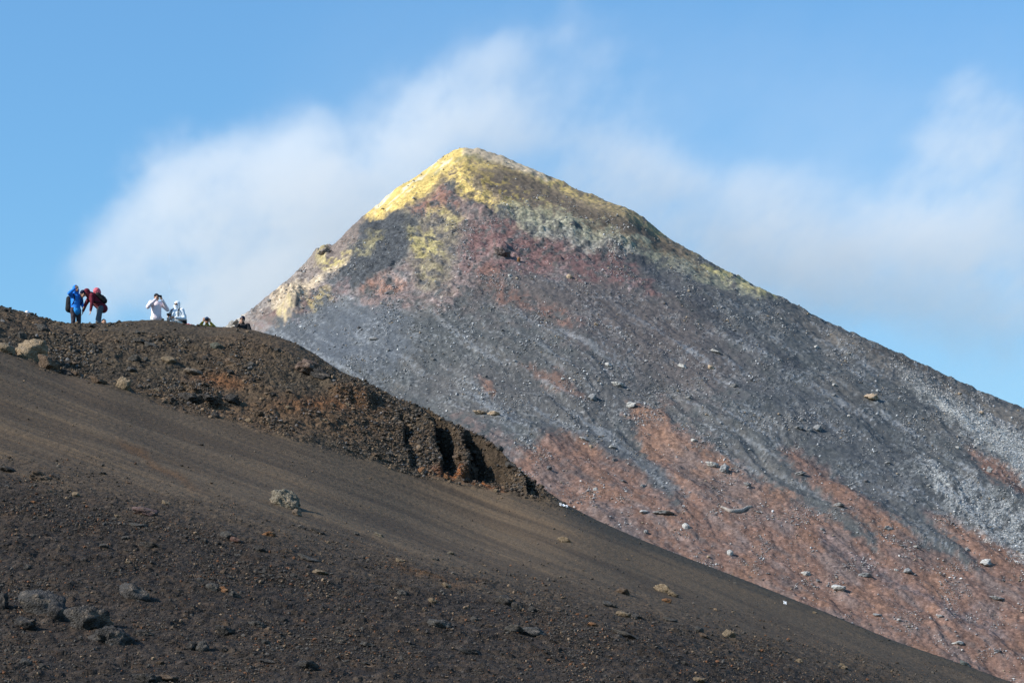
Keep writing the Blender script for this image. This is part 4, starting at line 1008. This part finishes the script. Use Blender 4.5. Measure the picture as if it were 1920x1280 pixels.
litter(1057, 951, 14, 'crumpled white plastic bag lying on ash below the dark ridge', 'plastic_bag', 'bag')
litter(1472, 1134, 5, 'tiny white paper scrap on the far right ash slope', 'paper_scrap', 'litter')

# ------------------------------------------------------------------ people
_M = {}
def pmat(name, col, rough=0.7, scale=0, amt=0.15):
    if name in _M: return _M[name]
    m, nt, b = mat(name, rough); tc = N(nt, 'ShaderNodeTexCoord').outputs['Object']
    n_ = noise(nt, tc, 14, 3)
    nt.links.new(mixc(nt, tuple(c * (1 - amt) for c in col), tuple(min(1, c * (1 + amt)) for c in col), n_), b.inputs['Base Color'])
    if scale:
        wv_ = nt.nodes.new('ShaderNodeTexWave'); wv_.bands_direction = 'Z'; wv_.inputs['Scale'].default_value = scale; wv_.inputs['Distortion'].default_value = 1.5
        nt.links.new(tc, wv_.inputs['Vector']); bump(nt, b, wv_.outputs[1], 0.9, 0.03)
    else: bump(nt, b, noise(nt, tc, 6, 2, 0.5, 1.2), 0.8, 0.06)
    _M[name] = m; return m
def cap(a, b, ra, rb, seg=14, rings=5):
    a = Vector(a); b = Vector(b); d = b - a; L = d.length
    if L < 1e-6: d = Vector((0, 0, 1)); 
    Q = d.to_track_quat('Z', 'Y').to_matrix()
    vs = []; prof = []
    for k in range(rings + 1):
        t = math.pi / 2 * k / rings; prof.append((-math.cos(t) * ra, math.sin(t) * ra))
    for k in range(rings + 1):
        t = math.pi / 2 * k / rings; prof.append((L + math.sin(t) * rb, math.cos(t) * rb))
    fs = []
    for z_, r_ in prof:
        for q in range(seg):
            t = 2 * math.pi * q / seg; vs.append(a + Q @ Vector((math.cos(t) * max(r_, 1e-4), math.sin(t) * max(r_, 1e-4), z_)))
    n = len(prof)
    for k in range(n - 1):
        for q in range(seg): fs.append((k * seg + q, k * seg + (q + 1) % seg, (k + 1) * seg + (q + 1) % seg, (k + 1) * seg + q))
    fs.append(tuple(range(seg))[::-1]); fs.append(tuple((n - 1) * seg + q for q in range(seg)))
    return [tuple(v) for v in vs], fs
def ell(c, r, rx=0, ry=0, rz=0):
    v, f_ = ICO[2] if 2 in ICO else ico(2)
    R = (Matrix.Rotation(rz, 3, 'Z') @ Matrix.Rotation(ry, 3, 'Y') @ Matrix.Rotation(rx, 3, 'X'))
    return [tuple(Vector(c) + R @ Vector((p[0] * r[0], p[1] * r[1], p[2] * r[2]))) for p in v], [tuple(map(int, q)) for q in f_]
def fuse(name, pieces, m, parent, rot=0.0, voxel=0.012, smooth=3, label=None):
    V_, F_ = [], []
    for vs, fs in pieces:
        o_ = len(V_); V_ += vs; F_ += [tuple(i + o_ for i in f_) for f_ in fs]
    me = bpy.data.meshes.new(name); me.from_pydata(V_, [], F_); me.materials.append(m)
    me.transform(Matrix.Rotation(rot, 4, 'Z'))
    o = bpy.data.objects.new(name, me); COL.objects.link(o)
    if parent: o.parent = parent
    if voxel:
        r = o.modifiers.new('join', 'REMESH'); r.mode = 'VOXEL'; r.voxel_size = voxel; r.use_smooth_shade = True
        s_ = o.modifiers.new('soften', 'SMOOTH'); s_.factor = 0.5; s_.iterations = smooth
    return o
def hand(w, d, side, curl=0.5):
    """palm, four separate fingers and a side thumb; w wrist, d direction, side = thumb side"""
    w = Vector(w); d = Vector(d).normalized(); t = Vector(side); t = (t - d * t.dot(d)).normalized(); n = d.cross(t)
    P = [cap(w, w + d * 0.05, 0.024, 0.024, 10), cap(w + d * 0.05 + t * 0.022, w + d * 0.085 + t * 0.028, 0.017, 0.013, 8), cap(w + d * 0.05 - t * 0.022, w + d * 0.085 - t * 0.026, 0.017, 0.013, 8)]
    for k, L in enumerate((0.072, 0.08, 0.074, 0.058)):
        a = w + d * 0.085 + t * (0.029 - 0.019 * k); m1 = a + (d * math.cos(curl * .6) + n * math.sin(curl * .6)) * L * .5; e = m1 + (d * math.cos(curl * 1.6) + n * math.sin(curl * 1.6)) * L * .5
        P += [cap(a, m1, 0.0095, 0.0088, 8), cap(m1, e, 0.0088, 0.007, 8)]
    a = w + d * 0.03 + t * 0.028; m1 = a + (d * 0.6 + t * 0.7).normalized() * 0.04; P += [cap(a, m1, 0.012, 0.010, 8), cap(m1, m1 + (d * 0.9 + t * 0.1 + n * .3).normalized() * 0.032, 0.010, 0.008, 8)]
    return P
def lp(a, b, t): return tuple(a[i] + (b[i] - a[i]) * t for i in range(3))
def head_parts(c, pitch):
    c = Vector(c); R = Matrix.Rotation(pitch, 3, 'X')
    g = lambda x, y, z: tuple(c + R @ Vector((x, y, z)))
    P = [ell(c, (0.076, 0.095, 0.105), pitch), cap(g(0, -0.035, -0.06), g(0, -0.062, -0.09), 0.05, 0.026, 10), cap(g(-0.03, -0.04, -0.06), g(0.03, -0.04, -0.06), .04, .04, 10),
         cap(g(0, -0.09, 0.01), g(0, -0.112, -0.024), 0.009, 0.014, 8), ell(g(0.078, 0.0, -0.01), (0.012, 0.022, 0.033)), ell(g(-0.078, 0.0, -0.01), (0.012, 0.022, 0.033)),
         cap(g(-0.03, -0.084, 0.03), g(0.03, -0.084, 0.03), 0.012, 0.012, 8), cap(g(-0.018, -0.09, -0.058), g(0.018, -0.09, -0.058), .008, .008, 8)]
    return P, g
SK = pmat('skin', (0.52, 0.30, 0.20), 0.5)
DK = pmat('dark_feature', (0.03, 0.02, 0.02), 0.4)
LIP = pmat('lips', (0.40, 0.13, 0.10), 0.5)
PEOPLE = []
def person(u, vtop, J, rot, label, jacket, trousers, hat=None, hood=None, boots=(0.05, 0.045, 0.04), jscale=0, puff_=1.0, mask=None, glasses=False, hair=(0.03, 0.02, 0.015), vest=None, hpitch=0.0, ymin=0.9, hands=True, curl=(0.6, 0.6), gloves=False, trim=None):
    root = bpy.data.objects.new('person', None); COL.objects.link(root); root.empty_display_size = 0.2
    root['label'] = label; root['category'] = 'person'; root['group'] = 'hikers on the ridge'
    rot = rad(rot); j = {k: tuple(v) for k, v in J.items()}
    hp, g = head_parts(j['head'], hpitch)
    B = list(hp) + [cap(j['neck'], lp(j['neck'], j['head'], .6), 0.055, 0.05), cap(j['chest'], j['neck'], 0.10, 0.05), cap(j['pelvis'], j['chest'], 0.12, 0.13)]
    for s_ in 'LR':
        B += [cap(j['chest'], j['sh' + s_], 0.09, 0.055), cap(j['sh' + s_], j['el' + s_], 0.048, 0.036), cap(j['el' + s_], j['wr' + s_], 0.036, 0.026),
              cap(j['pelvis'], j['hip' + s_], 0.10, 0.085), cap(j['hip' + s_], j['kn' + s_], 0.085, 0.055), cap(j['kn' + s_], j['an' + s_], 0.052, 0.034), cap(j['an' + s_], j['toe' + s_], 0.034, 0.03)]
        dirv = Vector(j['wr' + s_]) - Vector(j['el' + s_]); hd = j.get('hd' + s_) or dirv
        B += hand(j['wr' + s_], hd, j.get('th' + s_, (0, 0, 1)), curl[0 if s_ == 'L' else 1])
    fuse('body', B, SK, root, rot, 0.0065, 2)
    q = puff_
    JK = [cap(j['pelvis'], j['chest'], 0.165 * q, 0.165 * q, 18), cap(lp(j['pelvis'], j['chest'], -0.15), j['pelvis'], 0.165 * q, 0.165 * q), cap(j['chest'], lp(j['neck'], j['head'], .12), 0.12, 0.075)]
    for s_ in 'LR':
        JK += [cap(j['chest'], j['sh' + s_], 0.13 * q, 0.088 * q), cap(j['sh' + s_], j['el' + s_], 0.085 * q, 0.066 * q), cap(j['el' + s_], lp(j['el' + s_], j['wr' + s_], .93), 0.066 * q, 0.046 * q)]
    fuse('jacket', JK, jacket, root, rot, 0.012, 12)
    TR = [cap(j['pelvis'], lp(j['pelvis'], j['chest'], .2), 0.14, 0.14)]
    for s_ in 'LR': TR += [cap(j['pelvis'], j['hip' + s_], 0.125, 0.105), cap(j['hip' + s_], j['kn' + s_], 0.108, 0.078), cap(j['kn' + s_], lp(j['kn' + s_], j['an' + s_], .9), 0.078, 0.062)]
    fuse('trousers', TR, trousers, root, rot, 0.012, 12)
    for s_ in 'LR': fuse('boot', [cap(lp(j['kn' + s_], j['an' + s_], .75), j['an' + s_], 0.055, 0.055), cap(j['an' + s_], j['toe' + s_], 0.052, 0.045)], pmat('boot', boots), root, rot, 0.01, 2)
    for sx_ in (-1, 1): fuse('eye', [ell(g(sx_ * 0.031, -0.088, 0.008), (0.013, 0.008, 0.007))], DK, root, rot, 0)
    fuse('mouth', [cap(g(-0.02, -0.101, -0.06), g(0.02, -0.101, -0.06), 0.005, 0.005, 8)], LIP, root, rot, 0)
    if hat: fuse('beanie', [ell(g(0, 0.012, 0.045), (0.092, 0.108, 0.092), hpitch), cap(g(0, 0.03, 0.02), g(0, 0.02, 0.05), 0.09, 0.092)], hat, root, rot, 0.01, 2)
    else: fuse('hair', [ell(g(0, 0.022, 0.03), (0.088, 0.10, 0.098), hpitch), ell(g(0, 0.05, -0.03), (0.07, 0.06, 0.08), hpitch)], pmat('hair', hair, 0.6), root, rot, 0.01, 2)
    if hood: fuse('hood', [ell(g(0, 0.035, 0.03), (0.112, 0.112, 0.125), hpitch), cap(g(-0.07, -0.02, -0.03), g(-0.05, 0.0, -0.12), 0.045, 0.06), cap(g(0.07, -0.02, -0.03), g(0.05, 0.0, -0.12), 0.045, 0.06), cap(g(0, 0.05, -0.05), j['neck'], 0.09, 0.1)], hood, root, rot, 0.012, 2)
    if mask: fuse('face_mask', [ell(g(0, -0.055, -0.06), (0.066, 0.055, 0.055), hpitch), cap(g(0, -0.01, -0.09), g(0, -0.01, -0.14), 0.075, 0.085)], mask, root, rot, 0.01, 2)
    if glasses: fuse('sunglasses', [cap(g(-0.034, -0.098, 0.01), g(-0.024, -0.1, 0.008), 0.02, 0.02, 10), cap(g(0.034, -0.098, 0.01), g(0.024, -0.1, 0.008), 0.02, 0.02, 10), cap(g(-0.08, -0.04, 0.012), g(-0.04, -0.098, 0.012), 0.006, 0.006), cap(g(0.08, -0.04, 0.012), g(0.04, -0.098, 0.012), 0.006, 0.006)], pmat('glasses', (0.01, 0.01, 0.01), 0.15), root, rot, 0)
    if vest: fuse('vest', [cap(lp(j['pelvis'], j['chest'], .1), lp(j['pelvis'], j['chest'], .85), 0.176 * q, 0.172 * q)], vest, root, rot, 0.012, 2)
    if trim: fuse('jacket_hem', [cap(lp(j['pelvis'], j['chest'], -.22), lp(j['pelvis'], j['chest'], -.30), 0.172 * q, 0.172 * q)], trim, root, rot, 0.012, 2)
    top = max(j['head'][2] + (0.16 if hood else 0.14 if hat else 0.13), j.get('top', (0, 0, 0))[2])
    a = (u - UC) / F; yc = float(np.interp(u, us, cy))
    best = None
    for k in range(0, 260):
        y = yc + ymin + k * 0.05; x = a * y; z = H.h(x, y); e = abs(VH - F * (z + top) / y - vtop)
        if best is None or e < best[0]: best = (e, x, y, z)
    root.location = (best[1], best[2], best[3] + 0.01)
    print('person', label[:30], 'err px', round(best[0], 1), 'y', round(best[2] - yc, 2))
    PEOPLE.append(root); root['rz'] = 0; del root['rz']
    return root, g, rot
def base_j(**kw):
    J = dict(pelvis=(0, 0, 0.97), chest=(0, 0.0, 1.30), neck=(0, 0.01, 1.47), head=(0, -0.02, 1.62), shL=(0.19, 0, 1.41), shR=(-0.19, 0, 1.41), elL=(0.27, 0.0, 1.14), elR=(-0.27, 0.0, 1.14),
             wrL=(0.28, -0.08, 0.90), wrR=(-0.28, -0.08, 0.90), hipL=(0.10, 0, 0.90), hipR=(-0.10, 0, 0.90), knL=(0.11, -0.02, 0.49), knR=(-0.11, -0.02, 0.49), anL=(0.12, 0.02, 0.09), anR=(-0.12, 0.02, 0.09), toeL=(0.14, -0.14, 0.04), toeR=(-0.14, -0.14, 0.04))
    J.update(kw); return J
def pack(root, rot, c, size, m, label, lean=0.0, extra=None, front=None):
    """rucksack worn by someone: a thing of its own"""
    r = bpy.data.objects.new('backpack', None); COL.objects.link(r); r.location = root.location
    r['label'] = label; r['category'] = 'backpack'; r['group'] = 'rucksacks'
    c = Vector(c); L = Matrix.Rotation(lean, 3, 'X')
    g = lambda x, y, z: tuple(c + L @ Vector((x, y, z)))
    w_, d_, h_ = size
    fuse('bag', [cap(g(-w_ * .5, 0, -h_ * .4), g(-w_ * .45, 0, h_ * .35), d_, d_ * .85), cap(g(w_ * .5, 0, -h_ * .4), g(w_ * .45, 0, h_ * .35), d_, d_ * .85), cap(g(0, 0.02, -h_ * .4), g(0, 0, h_ * .38), d_ * 1.1, d_ * .95), cap(g(-w_ * .5, 0, -h_ * .4), g(w_ * .5, 0, -h_ * .4), d_, d_)], m, r, rot, 0.012, 3)
    fuse('pocket', [cap(g(-w_ * .3, d_ * .75, -h_ * .25), g(w_ * .3, d_ * .75, -h_ * .25), d_ * .6, d_ * .6), cap(g(-w_ * .3, d_ * .8, -h_ * .05), g(w_ * .3, d_ * .8, -h_ * .05), d_ * .5, d_ * .5)], m, r, rot, 0.012, 3)
    for sx_ in (-1, 1):
        pts = front(sx_)
        fuse('strap', [cap(pts[i], pts[i + 1], 0.018, 0.018, 8) for i in range(len(pts) - 1)], m, r, rot, 0.008, 1)
    return r
def camera_prop(root, rot, c, label, long=0.09):
    r = bpy.data.objects.new('camera_body', None); COL.objects.link(r); r.location = root.location; r.name = 'photo_camera'
    r['label'] = label; r['category'] = 'camera'; r['group'] = 'cameras held by the hikers'
    c = Vector(c); m = pmat('camera_black', (0.02, 0.02, 0.022), 0.35)
    def bxp(name, c2, s_):
        bm = bmesh.new(); bmesh.ops.create_cube(bm, size=1)
        for v in bm.verts: v.co = Vector((v.co.x * s_[0], v.co.y * s_[1], v.co.z * s_[2])) + Vector(c2)
        bmesh.ops.bevel(bm, geom=bm.edges[:], offset=0.007, segments=2, affect='EDGES')
        me = bpy.data.meshes.new(name); bm.to_mesh(me); bm.free(); me.materials.append(m); me.transform(Matrix.Rotation(rot, 4, 'Z'))
        o = bpy.data.objects.new(name, me); COL.objects.link(o); o.parent = r; return o
    bxp('housing', c, (0.135, 0.055, 0.085)); bxp('viewfinder', c + Vector((0, 0.005, 0.055)), (0.05, 0.05, 0.035)); bxp('grip', c + Vector((-0.058, -0.025, -0.005)), (0.03, 0.04, 0.075))
    fuse('lens', [cap(c + Vector((0, -0.03, 0)), c + Vector((0, -0.03 - long, 0)), 0.034, 0.036, 16, 2)], m, r, rot, 0)
    return r
# person in blue: half turned to the right, one hand at the forehead
BL = pmat('blue_shell', (0.025, 0.22, 0.72), 0.5); BLK = pmat('black_cloth', (0.018, 0.018, 0.020), 0.8); PUR = pmat('dark_trousers', (0.050, 0.040, 0.048), 0.8)
J = base_j(elR=(-0.36, -0.16, 1.40), wrR=(-0.14, -0.19, 1.60), hdR=(0.8, 0.0, 0.45), thR=(0, 0.5, -1), elL=(0.26, 0.02, 1.14), wrL=(0.20, -0.16, 1.0), chest=(0, 0.02, 1.30))
p1, g1, r1 = person(142, 533, J, 42, 'person in a blue hooded jacket standing with one hand raised to the forehead', BL, PUR, hat=pmat('grey_cap', (0.06, 0.07, 0.09)), hood=BL, vest=None, trim=pmat('cyan_trim', (0.03, 0.30, 0.75)), hpitch=0.0, ymin=-1.5)
pack(p1, r1, (0, 0.25, 1.14), (0.24, 0.125, 0.46), BLK, 'black rucksack worn by the person in blue', front=lambda s_: [(s_ * 0.12, 0.17, 1.36), (s_ * 0.13, 0.05, 1.49), (s_ * 0.14, -0.12, 1.40), (s_ * 0.15, -0.18, 1.2), (s_ * 0.16, 0.0, 1.04)])
# person in maroon bending forward
MR = pmat('maroon_down', (0.20, 0.028, 0.045), 0.45, 7.0); NV = pmat('navy_wool', (0.012, 0.015, 0.04), 0.9); GB = pmat('grey_trousers', (0.085, 0.105, 0.125), 0.8)
J = base_j(pelvis=(0, 0.05, 0.96), chest=(0, -0.27, 1.24), neck=(0, -0.44, 1.34), head=(0, -0.60, 1.36), shL=(0.18, -0.33, 1.30), shR=(-0.18, -0.33, 1.30), elL=(0.22, -0.34, 1.02), wrL=(0.19, -0.38, 0.76), hdL=(0, -0.1, -1),
           elR=(-0.22, -0.46, 1.06), wrR=(-0.2, -0.56, 0.80), hdR=(0, -0.2, -1), knL=(0.13, -0.12, 0.5), knR=(-0.12, -0.02, 0.5), thL=(1, 0, 0), thR=(1, 0, 0))
J['top'] = (0, 0, 1.60)
p2, g2, r2 = person(188, 541, J, -68, 'person in a maroon down jacket and navy beanie bending forward', MR, GB, hat=NV, hood=None, hpitch=0.45, ymin=-1.5)
fuse('hood', [ell((0, -0.47, 1.46), (0.115, 0.12, 0.11), 0.4), cap((0, -0.38, 1.36), (0, -0.46, 1.42), 0.11, 0.11)], MR, p2, r2, 0.012, 2)
fuse('zip_panel', [cap((0, -0.44, 1.20), (0, -0.10, 0.93), 0.035, 0.05)], BLK, p2, r2, 0.01, 2)
pk2 = pack(p2, r2, (0, 0.0, 1.27), (0.22, 0.10, 0.40), BLK, 'black rucksack on the back of the bending person', lean=0.85, front=lambda s_: [(s_ * 0.12, -0.16, 1.36), (s_ * 0.14, -0.34, 1.42), (s_ * 0.15, -0.42, 1.28), (s_ * 0.16, -0.26, 1.08), (s_ * 0.17, 0.0, 1.08)])
hel = fuse('helmet', [ell((0, -0.12, 1.50), (0.135, 0.135, 0.125)), cap((0, -0.10, 1.45), (0, -0.10, 1.42), 0.132, 0.12)], pmat('pink_gloss', (0.62, 0.13, 0.16), 0.25), None, r2, 0.012, 3)
hel.location = p2.location; hel['label'] = 'round pink helmet carried on top of the bending person\'s rucksack'; hel['category'] = 'helmet'
# crouching dark-haired person right behind
def crouch(**kw):
    J = base_j(pelvis=(0, 0.12, 0.38), chest=(0, -0.02, 0.68), neck=(0, -0.06, 0.84), head=(0, -0.10, 0.98), shL=(0.18, -0.03, 0.80), shR=(-0.18, -0.03, 0.80), elL=(0.22, -0.2, 0.60), elR=(-0.22, -0.2, 0.60),
               wrL=(0.12, -0.34, 0.55), wrR=(-0.12, -0.34, 0.55), hipL=(0.1, 0.08, 0.36), hipR=(-0.1, 0.08, 0.36), knL=(0.14, -0.30, 0.50), knR=(-0.14, -0.30, 0.50), anL=(0.14, -0.12, 0.09), anR=(-0.14, -0.12, 0.09), toeL=(0.15, -0.28, 0.04), toeR=(-0.15, -0.28, 0.04))
    J.update(kw); return J
person(193, 598, crouch(), 30, 'dark-haired person crouching behind the bending one, only the head showing', BLK, BLK, ymin=0.0)
# pale pink suit
PK = pmat('pale_pink', (0.80, 0.70, 0.73), 0.6)
WT = pmat('white_cloth', (0.84, 0.83, 0.83), 0.6)
J = base_j(elR=(-0.36, -0.14, 1.22), wrR=(-0.10, -0.25, 1.50), hdR=(0.5, -0.1, 0.8), thR=(0, 0.2, -1), elL=(0.38, -0.10, 1.20), wrL=(0.12, -0.27, 1.50), hdL=(-0.5, -0.1, 0.8), thL=(0, 0.2, -1), head=(0, -0.04, 1.61))
p4, g4, r4 = person(293, 551, J, 28, 'person in a pale pink suit and black beanie taking a photo with a phone', PK, WT, hat=BLK, puff_=1.08, ymin=1.6)
def phone(root, rot, c, label):
    bm = bmesh.new(); bmesh.ops.create_cube(bm, size=1)
    for v in bm.verts: v.co = Vector((v.co.x * 0.15, v.co.y * 0.012, v.co.z * 0.075)) + Vector(c)
    bmesh.ops.bevel(bm, geom=bm.edges[:], offset=0.004, segments=2, affect='EDGES')
    me = bpy.data.meshes.new('phone'); bm.to_mesh(me); bm.free(); me.materials.append(pmat('phone_black', (0.02, 0.02, 0.02), 0.2)); me.transform(Matrix.Rotation(rot, 4, 'Z'))
    o = bpy.data.objects.new('phone', me); COL.objects.link(o); o.location = root.location; o['label'] = label; o['category'] = 'phone'
phone(p4, r4, (0.01, -0.33, 1.60), 'dark phone held up by the person in pale pink')
# white hooded
WH = pmat('white_shell', (0.80, 0.84, 0.86), 0.55); MK = pmat('pale_blue_mask', (0.62, 0.70, 0.76), 0.7)
J = base_j(elR=(-0.30, -0.06, 1.12), wrR=(-0.16, -0.34, 1.16), hdR=(0.6, -0.6, 0.1), elL=(0.30, 0.0, 1.12), wrL=(0.10, -0.34, 1.10), hdL=(-0.7, -0.5, 0.15))
p5, g5, r5 = person(332, 564, J, -22, 'person in a white hooded jacket with covered face holding a camera', WH, WT, hood=WH, mask=MK, glasses=True, puff_=1.12, ymin=2.0)
camera_prop(p5, r5, (-0.06, -0.44, 1.20), 'black camera in the hands of the person in the white hood')
pack(p5, r5, (0.0, 0.27, 1.12), (0.24, 0.12, 0.42), BLK, 'black rucksack worn by the person in the white hood', front=lambda s_: [(s_ * 0.13, 0.18, 1.36), (s_ * 0.14, 0.04, 1.52), (s_ * 0.14, -0.16, 1.42), (s_ * 0.15, -0.20, 1.2), (s_ * 0.19, 0.0, 1.02)])
# yellow photographer
YL = pmat('yellow_shell', (0.34, 0.25, 0.03), 0.55); DB = pmat('denim_blue_wool', (0.035, 0.075, 0.14), 0.9)
J = base_j(elR=(-0.33, -0.14, 1.30), wrR=(-0.12, -0.24, 1.54), hdR=(0.25, -0.2, 1), thR=(1, 0, 0), elL=(0.34, -0.12, 1.30), wrL=(0.12, -0.25, 1.52), hdL=(-0.2, -0.3, 1), thL=(-1, 0, 0))
p6, g6, r6 = person(388, 594, J, 5, 'photographer in a yellow jacket and blue beanie with a camera at the eye', YL, BLK, hat=DB, ymin=3.2)
camera_prop(p6, r6, (0.0, -0.19, 1.61), 'black camera held to the eye by the photographer in yellow')
# person in black
J = base_j(elR=(-0.28, -0.12, 1.20), wrR=(-0.06, -0.20, 1.44), hdR=(0.45, -0.1, 0.9), thR=(1, 0, 0), elL=(0.30, -0.06, 1.18), wrL=(0.05, -0.26, 1.16), hdL=(-1, -0.1, 0.1))
p7, g7, r7 = person(455, 592, J, -10, 'person in black with beanie and sunglasses holding a hand to the mouth', BLK, BLK, hat=NV, glasses=True, ymin=2.2)
fuse('beanie_badge', [ell(g7(-0.03, -0.090, 0.075), (0.014, 0.006, 0.022), 0.2)], pmat('white_badge', (0.8, 0.8, 0.8)), p7, r7, 0)
# red rucksack and white cap peeping over the ridge
def over_ridge(u, vtop, H_, ymin):
    a = (u - UC) / F; yc = float(np.interp(u, us, cy)); best = None
    for k in range(240):
        y = yc + ymin + k * 0.05; x = a * y; z = H.h(x, y); e = abs(VH - F * (z + H_) / y - vtop)
        if best is None or e < best[0]: best = (e, x, y, z)
    return best[1:]
class Q: pass
q = Q(); q.location = Vector(over_ridge(353, 602, 0.62, 0.6))
pack(q, 0.3, (0, 0, 0.26), (0.20, 0.12, 0.42), pmat('red_cordura', (0.55, 0.02, 0.04), 0.6), 'red rucksack standing on the ridge beside the person in white', front=lambda s_: [(s_ * 0.1, -0.08, 0.46), (s_ * 0.1, -0.16, 0.36), (s_ * 0.1, -0.14, 0.15), (s_ * 0.1, -0.06, 0.08)])
person(52, 583, crouch(), 0, 'person sitting behind the left end of the ridge, only a white beanie showing', WT, BLK, hat=WT, ymin=0.9)
print('people', time.time() - T0)
